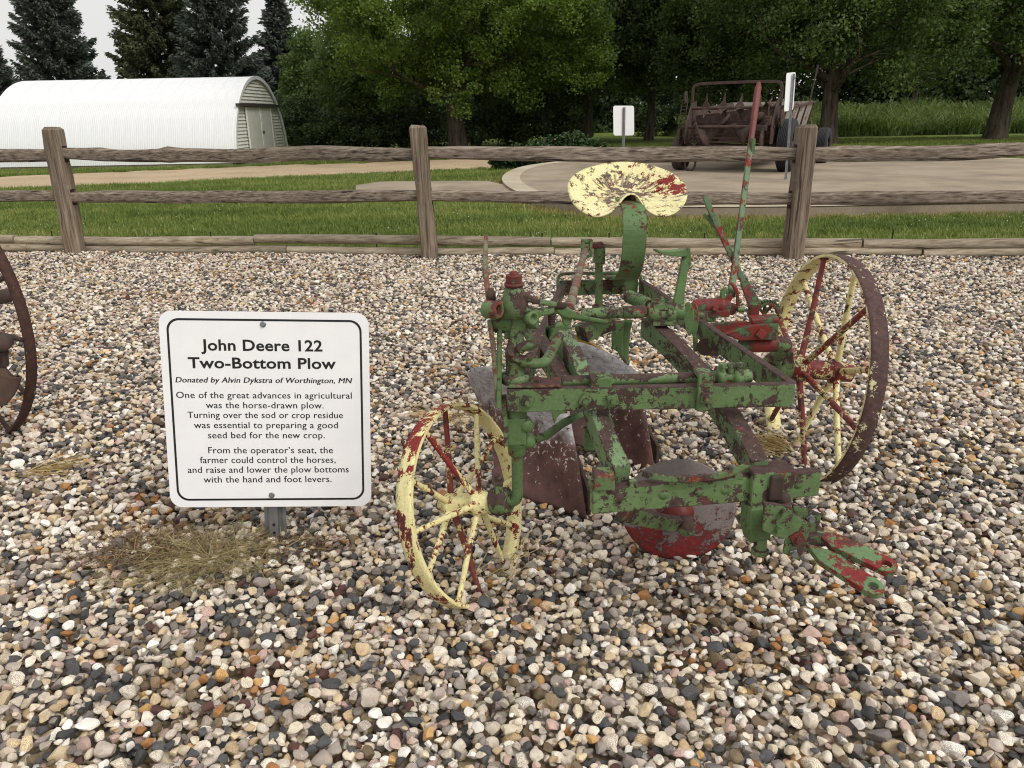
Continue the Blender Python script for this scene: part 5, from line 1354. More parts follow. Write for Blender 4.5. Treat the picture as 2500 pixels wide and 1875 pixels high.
# ---- seat spring, hoop, seat
sx_ = .425
spine = [Vector((.385, 3.02, .60)), Vector((.40, 2.90, .600)), Vector((.425, 2.80, .612)), Vector((.435, 2.745, .655)), Vector((.44, 2.722, .72)), Vector((.442, 2.718, .80)), Vector((.442, 2.745, .855)), Vector((.443, 2.80, .885)), Vector((.44, 2.88, .893)), Vector((.435, 2.95, .895))]
spn = MB(); cs_ = chaikin(spine, 2, False)
vv = []
for i, p in enumerate(cs_):
    t = (cs_[min(i + 1, len(cs_) - 1)] - cs_[max(i - 1, 0)]).normalized(); f_ = i / (len(cs_) - 1)
    wdir = Vector((1, 0, 0)) if f_ > .3 else Vector((1, -.25 * (1 - f_ / .3), 0)).normalized()
    nr = t.cross(wdir).normalized(); hw = .042
    for a, b in ((-1, -1), (1, -1), (1, 1), (-1, 1)): vv.append(p + wdir * a * hw + nr * b * .0045)
spn.add(vv, [(i * 4 + k, i * 4 + (k + 1) % 4, i * 4 + 4 + (k + 1) % 4, i * 4 + 4 + k) for i in range(len(cs_) - 1) for k in range(4)] + [(3, 2, 1, 0), tuple(len(vv) - 4 + k for k in range(4))])
part(spn, 'seat_spring', 'green_clean', None, .0015)
part(MB().sweep(chaikin([Q(1, 968, 680, y=2.87), Q(1, 962, 540, y=2.87), Q(1, 965, 460, y=2.87), Q(1, 1030, 432, y=2.87), Q(1, 1340, 432, y=2.88), Q(1, 1640, 425, y=2.88), Q(1, 1705, 440, y=2.88), Q(1, 1722, 500, y=2.88), Q(1, 1722, 580, y=2.88)], 1, False), .009, .022, up=(0, -1, 0)), 'seat_bracket', 'green_clean')
def seat_pan():
    nr, na = 16, 96; V_, F_ = [], []
    edge = [(1560, 470, 2.95), (1530, 370, 3.0), (1430, 265, 3.05), (1290, 195, 3.09), (1120, 140, 3.12), (960, 112, 3.13), (800, 105, 3.13), (640, 118, 3.12), (480, 148, 3.10), (330, 200, 3.06), (215, 275, 3.01), (163, 365, 2.96), (170, 460, 2.91), (205, 550, 2.86), (260, 625, 2.82), (350, 695, 2.79), (440, 738, 2.775), (540, 748, 2.77), (640, 715, 2.775), (720, 655, 2.785), (790, 570, 2.80), (840, 505, 2.82), (905, 474, 2.83), (975, 500, 2.82), (1020, 575, 2.80), (1070, 650, 2.785), (1150, 718, 2.775), (1260, 744, 2.77), (1360, 730, 2.78), (1450, 680, 2.80), (1515, 610, 2.84), (1550, 540, 2.89)]
    ep = chaikin([Q(6, u, v, y=y) for u, v, y in edge], 2)
    # resample the rim evenly
    cum = [0.0]
    for i in range(len(ep)): cum.append(cum[-1] + (ep[(i + 1) % len(ep)] - ep[i]).length)
    rim_p = []
    for k in range(na):
        s_ = cum[-1] * k / na; i = max(j for j in range(len(ep)) if cum[j] <= s_); rim_p.append(ep[i].lerp(ep[(i + 1) % len(ep)], (s_ - cum[i]) / max(1e-9, cum[i + 1] - cum[i])))
    c_ = Q(6, 800, 500, y=2.95); nrm = Vector((0, -.45, .89))
    for i in range(nr + 1):
        rho = i / nr
        for k in range(na):
            e = rim_p[k]; p = c_.lerp(e, rho)
            back = max(0.0, min(1.0, (e.y - 2.8) / .3)); sag = .03 * (.25 + back)
            p = p - nrm * sag * 4 * (rho - rho * rho) * (1 if rho < 1 else 0)
            if rho > .9: p = p + Vector((0, 0, -.006 * ((rho - .9) / .1) ** 2))
            V_.append(p)
    for i in range(nr):
        for k in range(na):
            a, b = i * na + k, i * na + (k + 1) % na; F_.append((a, b, b + na, a + na))
    mb = MB().add(V_, F_, True); o = mb.build('seat', M['yellow_seat'], plow)
    sd = o.modifiers.new('thick', 'SOLIDIFY'); sd.thickness = .005; sd.offset = -1
    dg = bpy.context.evaluated_depsgraph_get(); o.data = bpy.data.meshes.new_from_object(o.evaluated_get(dg)); o.modifiers.clear()
    # drainage slots through the back of the pan
    cut = MB()
    for k in range(13):
        rho0, rho1 = (.56, .78)
        i0, i1 = int(rho0 * nr), int(round(rho1 * nr)); kk = int(round(na * (.045 + .30 * k / 12)))
        p, q_ = V_[i0 * na + kk] - ORIGIN, V_[i1 * na + kk] - ORIGIN
        cut.sweep([p, q_], .007, .05, up=(0, -.45, .9))
    cm = cut.mesh('cut'); cobj = bpy.data.objects.new('cut', cm); col.objects.link(cobj); cobj.location = ORIGIN
    bpy.context.view_layer.update()
    md = o.modifiers.new('slots', 'BOOLEAN'); md.object = cobj; md.operation = 'DIFFERENCE'; md.solver = 'EXACT'
    dg = bpy.context.evaluated_depsgraph_get(); me = bpy.data.meshes.new_from_object(o.evaluated_get(dg)); o.modifiers.clear(); o.data = me
    bpy.data.objects.remove(cobj); bpy.data.meshes.remove(cm)
    return o
seat = seat_pan()
# ---- cross shaft, foot lever, lift gear
ys = 2.205
us = MB().tube([Q(1, 1180, 797, y=ys), Q(1, 1760, 778, y=ys)], .0165, 16); us.lathe(Q(1, 1640, 782, y=ys), (1, 0, 0), [(-.03, .0165), (-.03, .0195), (.03, .0195), (.03, .0165)], 16)
part(us, 'cross_shaft', 'green', None, 0)
cs2 = Q(3, 320, 312, y=ys); cb_ = MB().lathe(cs2, (1, 0, 0), [(-.042, 0), (-.042, .024), (-.03, .03), (-.008, .03), (-.006, .024), (.012, .024), (.014, .032), (.03, .03), (.042, .022), (.042, 0)], 20)
cb_.box(cs2 + Vector((0, -.005, .022)), (.06, .04, .02)).box(cs2 + Vector((.005, .0, -.026)), (.07, .045, .02))
for dx, dy in ((-.018, -.012), (.018, -.012), (0, .015)): cb_.tube([cs2 + Vector((dx, dy, .03)), cs2 + Vector((dx, dy, .045))], .008, 8); cb_.nut(cs2 + Vector((dx, dy, .032)), (0, 0, 1), .011, .007, 6)
part(cb_, 'shaft_bearing', 'green', None, .002)
cl_ = MB(); k0, k1 = Q(1, 1600, 640, y=2.55), Q(1, 1790, 720, y=2.36)
cl_.tube([k0.lerp(k1, k / 132) + (Vector((1, .2, .4)).cross(k1 - k0).normalized() * math.cos(k * .571) + (k1 - k0).normalized().cross(Vector((1, .2, .4)).cross(k1 - k0).normalized()) * math.sin(k * .571)) * .018 for k in range(133)], .0052, 6)
part(cl_, 'lift_spring', 'green_clean', None, 0)
part(MB().tube([k0 + (k0 - k1) * .15, k1 + (k1 - k0) * .1], .008, 8), 'spring_rod', 'rust', None, 0)
fl = MB().sweep(chaikin([Q(3, 428, 310, y=ys), Q(3, 437, 200, y=ys + .005), Q(3, 455, 90, y=ys + .01), Q(3, 478, -40, y=ys + .015), Q(2, 372, 1500, y=ys + .02), Q(2, 388, 1425, y=ys + .02), Q(2, 393, 1355, y=ys + .02)], 1, False), .018, [.034, .03, .028, .026, .024, .022, .022, .022, .022, .02, .014, .008], up=(0, 1, 0)) if False else None
path = chaikin([Q(3, 428, 310, y=ys), Q(3, 437, 200, y=ys + .005), Q(3, 455, 90, y=ys + .01), Q(3, 478, -40, y=ys + .015), Q(2, 372, 1500, y=ys + .02), Q(2, 386, 1425, y=ys + .02), Q(2, 394, 1352, y=ys + .02)], 1, False)
wd = np.interp(np.linspace(0, 1, len(path)), [0, .15, .5, .8, 1], [.036, .026, .022, .024, .008])
fl = MB().sweep(path, [float(x) for x in wd], .02, up=(0, 1, 0))
fp = chaikin([Q(2, 392, 1402, y=ys + .02), Q(2, 300, 1412, y=ys + .01), Q(2, 210, 1408, y=ys), Q(2, 132, 1386, y=ys - .01)], 1, False)
fl.sweep(fp, [.03] * len(fp), [float(x) for x in np.linspace(.022, .006, len(fp))], up=(0, 0, 1)); fl.lathe(Q(3, 420, 305, y=ys), (1, 0, 0), [(-.018, 0), (-.018, .024), (.02, .026), (.02, 0)], 20)
part(fl, 'foot_lever', 'green_clean', None, .004)
for k, (dx, m_) in enumerate(((0, 'green_clean'), (32, 'green_clean'))):
    poly = chaikin([Q(3, u + dx, v, y=ys + .0 + .02 * k) for u, v in ((478, 245), (508, 245), (535, 300), (528, 430), (506, 485), (482, 430), (458, 330))], 2)
    part(MB().prism(poly, (.5, .8, 0), .01), 'cam_plate', m_, None, .003)
part(MB().sweep([Q(3, 545, 470, y=ys + .03), Q(3, 548, 570, y=ys + .03)], .012, .02, up=(0, 1, 0)), 'cam_stop', 'green')
rc_ = MB().lathe(Q(3, 650, 272, y=2.36), (1, .1, 0), [(-.055, 0), (-.055, .022), (-.03, .026), (.02, .026), (.025, .03), (.04, .03), (.045, .022), (.06, .02), (.06, 0)], 20); rc_.box(Q(3, 650, 315, y=2.35), (.11, .04, .022)); rc_.nut(Q(3, 680, 285, y=2.33), (0, -1, .2), .012, .01, 4)
part(rc_, 'lift_bearing', 'red_green', None, .002)
part(MB().prism([Q(3, u, v, y=2.37) for u, v in ((725, 235), (790, 180), (800, 215), (780, 250), (825, 265), (820, 200), (795, 140), (770, 110), (800, 112), (838, 160), (850, 280), (800, 335), (735, 320))], (.2, 1, 0), .02), 'lever_bracket', 'red_green', None, .003)
part(MB().sweep(chaikin([Q(3, 735, 230, y=2.36), Q(3, 728, 170, y=2.36), Q(3, 770, 145, y=2.36)], 1, False), .014, .018, up=(0, 1, 0)).tube([Q(3, 830, 290, y=2.36), Q(3, 875, 292, y=2.36)], .009, 10), 'bracket_hook', 'green_clean', None, .002)
rbx = MB().prism([Q(3, u, v, y=2.33) for u, v in ((640, 392), (760, 378), (900, 374), (905, 470), (850, 500), (760, 470))], (.1, 1, 0), .012)
part(rbx, 'axle_bracket', 'red_green', None, .002)
part(MB().prism([Q(3, u, v, y=2.30) for u, v in ((735, 455), (850, 420), (960, 393), (1112, 388), (1103, 498), (980, 500), (850, 505))], (.1, 1, 0), .05), 'axle_bracket', 'red_green', None, .004)
part(MB().prism([Q(3, u, v, y=2.31) for u, v in ((930, 360), (1118, 352), (1118, 384), (930, 392))], (.1, 1, 0), .06), 'bracket_cap', 'red_green', None, .004)
part(MB().tube([Q(3, 850, 530, y=2.345), Q(3, 1095, 525, y=2.345)], .026, 18).nut(Q(3, 985, 455, y=2.30), (0, -1, .1), .018, .01, 4, .1), 'axle_sleeve', 'red_green', None, .002)
part(MB().tube(chaikin([Q(3, 1060, 525, y=2.345), Q(3, 1125, 520, y=2.345), Q(3, 1155, 530, y=2.37), Q(3, 1130, 575, y=2.44), Q(3, 1060, 645, y=2.52), Q(3, 1075, 685, y=2.552), c2 - n2 * .10], 2, False), .0235, 16), 'crank_axle', 'green_bar', None, 0)
part(MB().lathe(c2 - n2 * .13, n2, [(-.06, 0), (-.06, .034), (-.04, .05), (-.005, .05), (.0, .042), (.03, .042), (.03, 0)], 20).box(Q(3, 1160, 625, y=2.54), (.03, .05, .06)).nut(Q(3, 1150, 655, y=2.50), (0, -1, .2), .014, .012, 4), 'axle_collar', 'green_bar', None, .003)
# toothed quadrant
gq = MB(); gc = Q(3, 1015, 330, y=2.42); gu = Vector((1, .15, 0)).normalized(); gw = Vector((0, 0, 1))
for k in range(15):
    a0, a1 = math.radians(8 + 164 * k / 15), math.radians(8 + 164 * (k + 1) / 15); am = (a0 + a1) / 2
    for aa, ab, ri, ro_ in ((a0, a1, .036, .044), (a0 + .02, am + .01, .0435, .053)):
        pl = [gc + (gu * math.cos(x) + gw * math.sin(x)) * r_ for x, r_ in ((aa, ri), (ab, ri), (ab, ro_), (aa, ro_))]
        gq.prism(pl, gu.cross(gw), .016 if ro_ < .05 else .0155)
for a in (50, 90, 130): gq.sweep([gc + Vector((0, .008, 0)), gc + Vector((0, .008, 0)) + (gu * math.cos(math.radians(a)) + gw * math.sin(math.radians(a))) * .038], .008, .01, up=(0, 1, 0))
part(gq, 'toothed_quadrant', 'red_green', None, .0008)
# ---- long hand lever
lv0, lv1 = Q(3, 785, 205, y=2.39), Q(2, 913, 152, y=2.80)
def lev(t): return lv0.lerp(lv1, t)
L1 = part(MB().sweep([lev(0), lev(.12), lev(.70)], [.026, .019, .018], [.012, .012, .012], up=(0, 1, 0)), 'hand_lever', 'lever_paint', None, .002)
gp = [lev(.685), lev(.76), lev(.9), lev(.97), lev(1.0)]
part(MB().sweep(gp, [.018, .017, .02, .02, .010], [.014, .018, .02, .019, .012], up=(0, 1, 0)), 'grip', 'red_grip', L1, .004)
part(MB().box(lev(.68) + Vector((.006, -.004, .005)), (.012, .022, .05)), 'lever_catch', 'green_clean', L1, .002)
# ---- short hand lever
s0, s1 = Q(3, 945, 265, y=2.40), Q(2, 508, 988, y=2.58)
def sv_(t): return s0.lerp(s1, t)
L2 = part(MB().sweep([sv_(0), sv_(.2), sv_(.82)], [.028, .018, .018], .012, up=(0, 1, 0)), 'hand_lever', 'lever_paint', None, .002)
part(MB().sweep([sv_(.80), sv_(.9), sv_(1.0)], [.018, .019, .012], [.014, .02, .014], up=(0, 1, 0)), 'grip', 'lever_paint', L2, .003)
part(MB().sweep([Q(2, 505, 1125, y=2.57), Q(2, 545, 1165, y=2.565), Q(2, 585, 1215, y=2.56)], .01, .018, up=(0, 1, 0)).sweep([Q(2, 548, 1125, y=2.565), Q(2, 560, 1190, y=2.56)], .01, .012, up=(0, 1, 0)), 'squeeze_handle', 'green_clean', L2, .002)
part(MB().tube([Q(2, 590, 1215, y=2.56), Q(2, 735, 1500, y=2.48), Q(3, 915, 215, y=2.42)], .0045, 8), 'latch_rod', 'lever_paint', L2, 0)
part(MB().sweep([sv_(.0) + Vector((0, -.008, 0)), sv_(.22) + Vector((0, -.008, 0))], [.04, .026], .014, up=(0, 1, 0)).box(Q(3, 940, 300, y=2.40), (.03, .03, .05)), 'lever_foot', 'red_green', L2, .003)
part(MB().tube([Q(3, 610, 545, y=2.2), Q(3, 690, 550, y=2.25)], .026, 16), 'roller', 'rust', None, 0)
part(MB().sweep([Q(3, 570, 350, y=2.3), Q(3, 600, 330, y=2.34), Q(3, 660, 350, y=2.36)], .03, .03), 'lift_toggle', 'green', None, .006)
ORIGIN = Vector((0, 0, 0))

# ------------------------------------------------------------------ two white signs seen from behind
def back_sign(corners, post_a, post_b, label, pw):
    c = [Vector(p) for p in corners]; root = empty('display_sign', Vector((post_b[0], post_b[1], 0))); tag(root, label, 'sign')
    n_ = (c[1] - c[0]).cross(c[3] - c[0]).normalized()
    if n_.y > 0: n_ = -n_
    ex, ey = c[1] - c[0], c[3] - c[0]; out = []
    for x, y in round_rect(1, 1, .09, 6): out.append(c[0] + ex * (x + .5) + ey * (y + .5))
    o = Vector(root.location)
    MB().prism(out, -n_, .004).build('sign_panel', M['sign_white'], root, o)
    a, b = Vector(post_a) + n_ * .02, Vector(post_b) + n_ * .02
    mb = MB(); mb.sweep([b, a], pw, .02, up=n_); mb.sweep([b + n_ * .014, a + n_ * .014], pw * .4, .012, up=n_)
    mb.build('post', M['steel'], root, o)
    for t in (.12, .8):
        MB().nut(a.lerp(c[3] * .5 + c[2] * .5, t) + n_ * .03, n_, .012, .01, 6).build('bolt', M['steel'], root, o)
y = 16.2
s1 = [aty(1497, 258, y), aty(1548, 258, y + .1), aty(1548, 330, y + .1), aty(1498, 331, y)]
g1 = aty(1523, 262, y + .05); back_sign(s1, g1, Vector((g1.x + .01, g1.y, PADZ * 0 - .05)), 'upright white display sign behind the fence left of the rusty spreader', .05)
z2 = lambda u, v, y: Q(2, u, v, y=y)
s2 = [z2(1118, 85, 13.0), z2(1185, 78, 13.36), z2(1165, 355, 13.32), z2(1100, 370, 12.96)]
a2 = z2(1160, 92, 13.2); d2 = (z2(1133, 440, 13.15) - a2).normalized(); b2 = a2 + d2 * ((a2.z + .05) / -d2.z)
back_sign(s2, a2, b2, 'tilted white display sign seen nearly edge on beside the spreader tyre', .05)

# ------------------------------------------------------------------ manure spreader on the concrete pad
SO = Vector((4.30, 15.25, PADZ + .004)); sa = math.radians(30)
EX, EY = Vector((math.cos(sa), -math.sin(sa), 0)), Vector((math.sin(sa), math.cos(sa), 0))
def W(x, y, z): return SO + EX * x + EY * y + Vector((0, 0, z))
ORIGIN = SO.copy()
spr = empty('manure_spreader', SO)
tag(spr, 'rusty old manure spreader with arched hoop and spiked beaters on the concrete pad', 'spreader')
RS = Matrix((EX, EY, Vector((0, 0, 1)))).transposed()
def sp_part(mb, name, mat, parent=None, bevel=.004): return mb.build(name, M[mat], parent or spr, bevel=bevel)
def plate(pts_, th, n_=None):
    p = [W(*q) for q in pts_]; n_ = n_ or (p[1] - p[0]).cross(p[2] - p[0]).normalized(); return MB().prism(p, n_, th)
sp_part(plate([(.72, -.05, .52), (.72, 3.0, .58), (.86, 3.05, 1.22), (.86, -.05, 1.08)], .02), 'side_panel', 'galv')
sp_part(plate([(-.72, -.05, .52), (-.72, 3.0, .58), (-.86, 3.05, 1.22), (-.86, -.05, 1.08)], .02), 'side_panel', 'rust_red')
sp_part(plate([(-.74, 3.0, .56), (.74, 3.0, .56), (.86, 3.05, 1.24), (-.86, 3.05, 1.24)], .02), 'front_panel', 'galv')
sp_part(plate([(-.72, -.05, .52), (.72, -.05, .52), (.72, 3.0, .57), (-.72, 3.0, .57)], .03), 'box_floor', 'rust_red')
for yy_ in (.1, .75, 1.4, 2.1, 2.9):
    sp_part(MB().sweep([W(.74, yy_, .48), W(.885, yy_, 1.1 + yy_ * .045)], .05, .04, up=EX), 'side_stake', 'rust')
for sx in (-1, 1):
    sp_part(MB().sweep([W(sx * .88, -.02, 1.085), W(sx * .89, 3.05, 1.225)], .05, .04), 'top_rail', 'rust')
    sp_part(MB().sweep([W(sx * .6, -.55, .46), W(sx * .6, 3.3, .46)], .06, .09), 'frame_rail', 'rust')
hoop = chaikin([W(-.80, -.12, 1.0), W(-.82, -.12, 1.40), W(-.80, -.12, 1.54), W(-.66, -.12, 1.57), W(.66, -.12, 1.57), W(.80, -.12, 1.54), W(.82, -.12, 1.40), W(.80, -.12, 1.0)], 2, False)
sp_part(MB().sweep(hoop, .05, .045, up=EY), 'hoop', 'rust')
for sx in (-1, 1):
    sp_part(plate([(sx * .78, .0, .50), (sx * .78, -.62, .50), (sx * .78, -.60, .85), (sx * .78, -.30, 1.22), (sx * .78, .0, 1.26)], .02, EX), 'end_plate', 'rust')
sp_part(plate([(-.76, .12, .52), (.76, .12, .52), (.84, .16, 1.16), (-.84, .16, 1.0)], .02), 'baffle', 'rust_red')
# upper beater
up_s = sp_part(MB().cyl(W(-.8, -.26, 1.13), W(.8, -.26, 1.13), .03, 12), 'upper_beater', 'rust')
for k, x in enumerate((-.5, -.18, .12, .44, .62)):
    for a0 in (80 + 17 * k, 200 + 17 * k, 320 + 17 * k):
        a = math.radians(a0); e = EY * -math.cos(a) + Vector((0, 0, math.sin(a))); p = W(x, -.26, 1.13); t = EX
        mb = MB(); q = [p - t * .09 + e * .02, p + t * .09 + e * .02, p + t * .03 + e * .12, p + t * .02 + e * .26, p + t * .008 + e * .27, p - t * .02 + e * .13]
        mb.prism(q, t.cross(e), .012); sp_part(mb, 'beater_tooth', 'rust', up_s, 0)
# lower widespread auger
lo_s = sp_part(MB().cyl(W(-.86, -.48, .80), W(.82, -.48, .80), .028, 12), 'lower_beater', 'rust')
for x0, sgn, ph in ((-.62, 1, 150), (.02, -1, 20)):
    V_, F_ = [], []; n = 26
    for k in range(n + 1):
        a = math.radians(ph + sgn * 300 * k / n); e = EY * math.cos(a) + Vector((0, 0, math.sin(a))); x = x0 + .58 * k / n
        rr2 = .36 * (.35 + .65 * math.sin(math.pi * (k + .6) / (n + 1.2)) ** .5)
        V_ += [W(x - .06, -.48, .80) + e * .05, W(x + .05, -.48, .80) + e * rr2]
    for k in range(n): F_.append((2 * k, 2 * k + 1, 2 * k + 3, 2 * k + 2))
    o = MB().add(V_, F_, True).build('spreading_paddle', M['rust'], lo_s); sd = o.modifiers.new('thick', 'SOLIDIFY'); sd.thickness = .015
for z, y_ in ((.66, -.3), (.60, -.36), (.53, -.42), (.46, -.5)):
    sp_part(MB().sweep([W(-.74, y_, z), W(.74, y_, z)], .05, .03), 'rear_slat', 'rust_red')
sp_part(MB().sweep([W(-.76, -.2, .88), W(.76, -.2, .88)], .04, .04), 'rear_bar', 'rust')
for k in range(8):
    x = -.55 + k * .12; sp_part(MB().sweep([W(x, -.2, .88), W(x + .01, -.22, 1.02)], .015, .015), 'rake_tooth', 'rust', None, 0)
# drive chain ladder at left
ch = []
for k in range(11):
    t = k / 11; c_ = W(-.90, -.50 + .22 * t, .66 + .66 * t); d_ = (W(-.90, -.28, 1.32) - W(-.90, -.50, .66)).normalized()
    mb = MB()
    for s_ in (-1, 1): mb.sweep([c_ + EX * s_ * .055 - d_ * .03, c_ + EX * s_ * .055 + d_ * .03], .012, .012, up=EY)
    mb.sweep([c_ - EX * .055 - d_ * .03, c_ + EX * .055 - d_ * .03], .014, .012, up=EY)
    sp_part(mb, 'chain_link', 'rust', None, 0)
for x, y_, z, R_ in ((-.90, -.5, .64, .13), (-.90, -.27, 1.34, .09), (.66, -.62, .58, .2), (.9, -.3, .95, .15)):
    mb = MB().lathe(W(x, y_, z), EX, [(-.012, .03), (-.012, R_), (.012, R_), (.012, .03)], 26, False, True)
    for k in range(18):
        a = 2 * math.pi * k / 18; e = EY * math.cos(a) + Vector((0, 0, math.sin(a))); mb.box(W(x, y_, z) + e * (R_ + .008), (.018, .022, .022), RS)
    sp_part(mb, 'sprocket', 'rust_red' if x > .6 else 'rust', None, 0)
sp_part(MB().box(W(.55, -.58, .78), (.34, .1, .1), RS).box(W(.72, -.55, .9), (.1, .1, .16), RS), 'gear_case', 'rust', None, .01)
sp_part(MB().sweep([W(.80, -.12, 1.3), W(.62, -.5, .82)], .04, .02), 'brace', 'rust'); sp_part(MB().sweep([W(.82, -.1, .95), W(.74, .4, .5)], .035, .02), 'brace', 'rust')
arcp = [W(.70 + .0 * k, -.25 + .28 * math.cos(math.radians(100 + 160 * k / 12)), 1.0 + .28 * math.sin(math.radians(100 + 160 * k / 12))) for k in range(13)]
sp_part(MB().tube(arcp, .012, 6), 'guard_hoop', 'rust', None, 0)
sp_part(MB().tube([W(-.95, 0, .44), W(1.0, 0, .44)], .045, 14), 'axle', 'rust', None, 0)
# control levers at the front
sp_part(MB().sweep([W(.8, 2.8, 1.1), W(.86, 3.1, 1.95)], .03, .015), 'control_lever', 'rust'); sp_part(MB().sweep([W(.4, 2.9, 1.2), W(.42, 3.2, 1.62), W(-.2, 3.2, 1.66)], .03, .02), 'control_bar', 'rust')
sp_part(MB().sweep([W(-.5, 3.2, .46), W(0, 4.6, .40), W(.5, 3.2, .46)], .07, .07), 'drawbar', 'rust')
def tyre(x, y_, R_, w, name='tyre'):
    c_ = W(x, y_, R_ - .01); pr_ = []
    prof = [(-w / 2 * .8, R_ * .52), (-w / 2, R_ * .68), (-w / 2 * .98, R_ * .86), (-w / 2 * .82, R_ * .965)]
    m_ = 7
    for k in range(m_):
        x0 = -w * .39 + w * .78 * k / m_; x1 = x0 + w * .78 / m_
        prof += [(x0 + .004, R_ * (.995 - .02 * abs(x0 / w) ** 2)), (x1 - .016, R_ * (.995 - .02 * abs(x1 / w) ** 2)), (x1 - .014, R_ * .962), (x1 - .002, R_ * .962)]
    prof += [(w / 2 * .82, R_ * .965), (w / 2 * .98, R_ * .86), (w / 2, R_ * .68), (w / 2 * .8, R_ * .52)]
    t_ = MB().lathe(c_, EX, prof, 44).build(name, M['black_rubber'], spr)
    MB().lathe(c_, EX, [(-w * .4, R_ * .53), (-w * .3, R_ * .45), (.02, R_ * .4), (.05, .08), (.09, .07), (.09, 0.0)], 28).build('wheel_rim', M['rust'], t_)
tyre(.98, 0.0, .47, .27, 'rear_tyre'); 
fx = (aty(2010, 350, 17.0) - SO); tyre(fx.dot(EX), fx.dot(EY), .36, .24, 'front_tyre')
def steel_wheel(x, y_, R_, w):
    c_ = W(x, y_, R_); o = MB().lathe(c_, EX, [(-w / 2, R_), (w / 2, R_), (w / 2, R_ - .02), (-w / 2, R_ - .02)], 40, True, True).build('steel_wheel', M['rust_red'], spr)
    MB().lathe(c_, EX, [(-w * .3, R_ - .02), (-w * .1, R_ * .6), (-w * .3, .1), (-w * .6, .09), (-w * .6, 0)], 30).build('wheel_disc', M['rust'], o)
steel_wheel(-1.02, 0.0, .32, .2)
lp = [W(-.72 + .10 * math.cos(a), -.35, .14 + .14 * math.sin(a)) for a in np.linspace(math.pi, 2 * math.pi, 12)]
sp_part(MB().tube([W(-.82, -.35, .45)] + lp + [W(-.62, -.35, .45)], .022, 8), 'sagging_chain', 'rust', None, 0)
ORIGIN = Vector((0, 0, 0))

# ------------------------------------------------------------------ rusty implement cut by the left edge
c3, n3, R3, w3 = Vector((-2.318, 3.037, .4914)), Vector((math.cos(1.1169), math.sin(1.1169), .001)), .5714, .039
ORIGIN = Vector((c3.x, c3.y, 0))
old = empty('rusty_implement', ORIGIN); tag(old, 'rusty brown spoked wheel and share of an old implement at the left edge', 'implement')
M['rust_wheel'] = chipped('lichen_spotted_rust', srgb(180, 174, 162), srgb(78, 54, 47), .625, 16, RED, .0, 0, .8)
rw = MB().lathe(c3, n3, [(-w3 / 2, R3), (w3 / 2, R3), (w3 / 2, R3 - .01), (-w3 / 2, R3 - .01)], 80, True, True).build('wheel', M['rust_wheel'], old)
a3 = n3.cross(Vector((0, 0, 1))).normalized(); b3 = n3.cross(a3)
for k in range(14):
    an = .12 + 2 * math.pi * k / 14; e = a3 * math.cos(an) + b3 * math.sin(an)
    MB().tube([c3 + n3 * (.05 if k % 2 else -.05) + e * .03, c3 + e * (R3 - .004)], .0095, 10).lathe(c3 + e * (R3 - .014), e, [(-.006, .010), (-.006, .015), (.004, .016), (.004, 0)], 10).build('spoke', M['rust'], rw)
MB().lathe(c3, n3, [(-.14, 0), (-.14, .03), (-.09, .035), (-.08, .05), (-.04, .05), (.04, .05), (.08, .05), (.09, .035), (.3, .03), (.3, 0)], 24).build('hub', M['rust'], rw)
zz = lambda u, v, y: aty(u / 1.905, 600 + v / 1.904, y)
M['rust_share'] = M['rust_red']
sh_ = [zz(-150, 590, 2.75), zz(0, 560, 2.75), zz(20, 565, 2.75), zz(35, 605, 2.74), zz(50, 618, 2.74), zz(95, 612, 2.73), zz(85, 650, 2.73), zz(60, 700, 2.73), zz(20, 745, 2.73), zz(-160, 760, 2.76)]
MB().prism(sh_, (0, 1, 0), .014).build('share', M['rust_red'], old, bevel=.003)
MB().sweep([zz(-200, 440, 2.8), zz(-20, 500, 2.76), zz(15, 520, 2.75)], .05, .05).lathe(zz(12, 452, 2.75), (.3, -1, 0), [(-.03, 0), (-.03, .03), (.02, .03), (.03, .015), (.03, 0)], 14).sweep([zz(0, 450, 2.76), zz(10, 560, 2.76)], .04, .03, up=(0, 1, 0)).build('shank', M['rust'], old, bevel=.004)
MB().sweep([c3 + n3 * .2, c3 + Vector((-.5, -.1, .06)), c3 + Vector((-1.3, .1, .06))], .05, .05).build('axle_arm', M['rust'], old, bevel=.003)
ORIGIN = Vector((0, 0, 0))

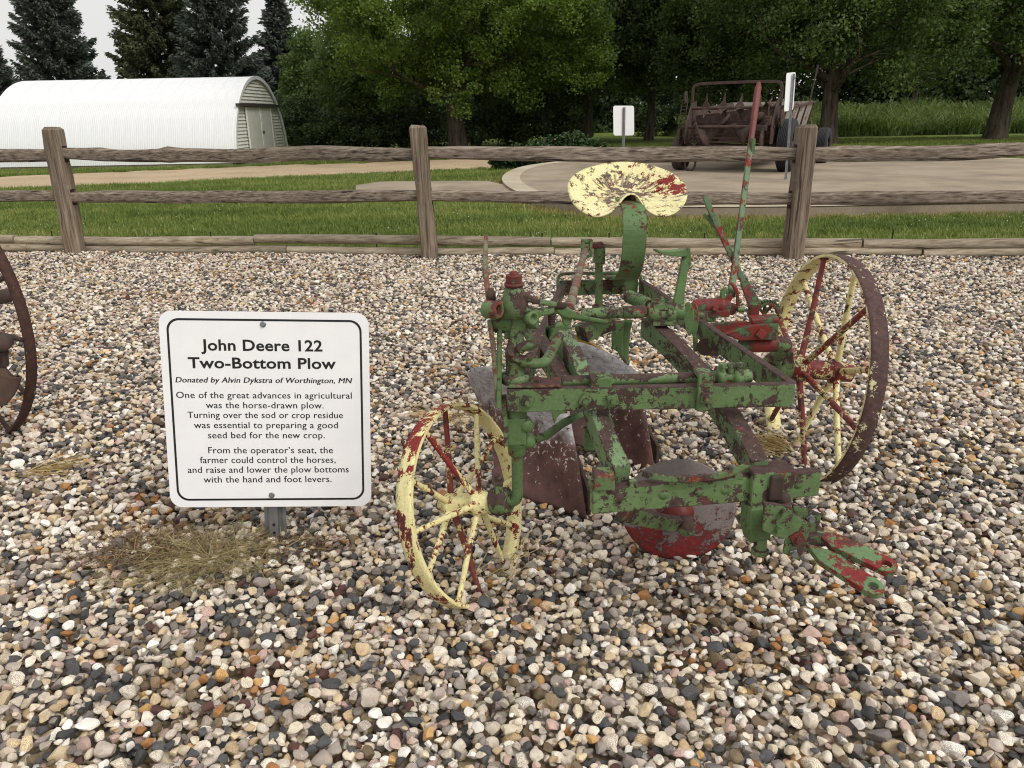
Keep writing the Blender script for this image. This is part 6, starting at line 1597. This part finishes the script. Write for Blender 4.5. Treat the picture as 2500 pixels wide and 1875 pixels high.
# ------------------------------------------------------------------ dead weeds on the gravel
M['weed'] = leaf_mat('dried_weed_stems', srgb(118, 102, 74), srgb(188, 174, 132), .8, .15)
M['weed_brown'] = leaf_mat('dead_brown_weed', srgb(84, 64, 46), srgb(150, 120, 84), .85, .1)
M['straw'] = leaf_mat('pale_straw', srgb(150, 124, 80), srgb(206, 182, 130), .8, .15)
def weed(name, mat, label, center, rx, ry, n, seed, length=(.06, .2), height=.05, width=.0011, twig=5, parent=None, cat='weed', aim=None):
    r = np.random.default_rng(seed); c = Vector(center); V_, F_, T_ = [], [], []
    def blade(p, q, w, t):
        d = q - p; s_ = d.cross(Vector((r.normal(), r.normal(), r.normal()))).normalized() * w; m_ = p.lerp(q, .55) + Vector((0, 0, d.length * .12 * r.uniform(-.3, 1))); b = len(V_)
        V_.extend([p - s_, p + s_, m_ + s_ * .9, m_ - s_ * .9, q + s_ * .4, q - s_ * .4]); F_.extend([(b, b + 1, b + 2, b + 3), (b + 3, b + 2, b + 4, b + 5)]); T_.extend([t, t])
    for k in range(n):
        a = r.uniform(0, 6.283); g = abs(r.normal()) * .55
        p = c + Vector((rx * g * math.cos(a), ry * g * math.sin(a), .006 + abs(r.normal()) * height * .35))
        out = a + r.normal() * .7 if aim is None else aim + r.normal() * .5
        L = r.uniform(*length); q = p + Vector((math.cos(out) * L, math.sin(out) * L, r.uniform(-.005, .3) * min(L, .1)))
        if q.z < .008: q.z = .008
        t = float(np.clip(r.normal(.5, .22), 0, 1)); blade(p, q, width * r.uniform(.7, 1.4), t)
        for j in range(twig):
            s_ = r.uniform(.25, 1.0); p2 = p.lerp(q, s_); q2 = p2 + Vector((r.normal(), r.normal(), abs(r.normal()) * .7)) * L * .12; blade(p2, q2, width * .8, t)
            if r.uniform() < .5:   # seed heads
                h = q2; w = width * 2.2; b = len(V_); V_.extend([h + Vector((w, 0, 0)), h + Vector((0, w, 0)), h + Vector((-w, 0, w)), h + Vector((0, -w, w))]); F_.append((b, b + 1, b + 2, b + 3)); T_.append(min(1, t + .25))
    me = np_mesh(name, np.array([tuple(p - c) for p in V_]), np.array(F_), mat, np.array(T_))
    return tag(obj(name, me, None, c), label, cat)
gp_ = lambda u, v: ground(u * K, v * K)
weed('dried_weed', M['weed'], 'flattened olive dried weed mat at the foot of the information sign', gp_(455, 1215), .20, .13, 620, 201, (.05, .14), .022, .0009)
weed('dried_weed', M['weed_brown'], 'dead brown weed left of the olive weed mat', gp_(300, 1200), .17, .11, 260, 202, (.04, .12), .02, .0009)
weed('dried_weed', M['weed_brown'], 'sparse brown weed right of the sign post', gp_(640, 1195), .10, .06, 110, 203, (.04, .10), .02, .0009)
weed('straw_wisp', M['straw'], 'pale straw wisp on the gravel at the left edge', gp_(70, 1030), .09, .03, 60, 204, (.08, .22), .03, .0014, 0, None, 'straw', .3)
weed('straw_wisp', M['straw'], 'tan straw tuft inside the land wheel', gp_(1690, 985), .06, .05, 90, 205, (.07, .17), .09, .0016, 0, None, 'straw', 2.6)
weed('straw_wisp', M['straw'], 'thin dry grass stems behind the furrow wheel', gp_(960, 910), .10, .08, 40, 206, (.1, .28), .05, .0012, 0, None, 'straw')
weed('dried_weed', M['weed_brown'], 'small dead weed against the rear moldboard', gp_(1385, 1085), .06, .04, 90, 207, (.04, .11), .06)
weed('straw_wisp', M['straw'], 'single dry stalks under the furrow wheel', gp_(1040, 1260), .10, .04, 9, 208, (.12, .3), .02, .0014, 0, None, 'straw', .9)
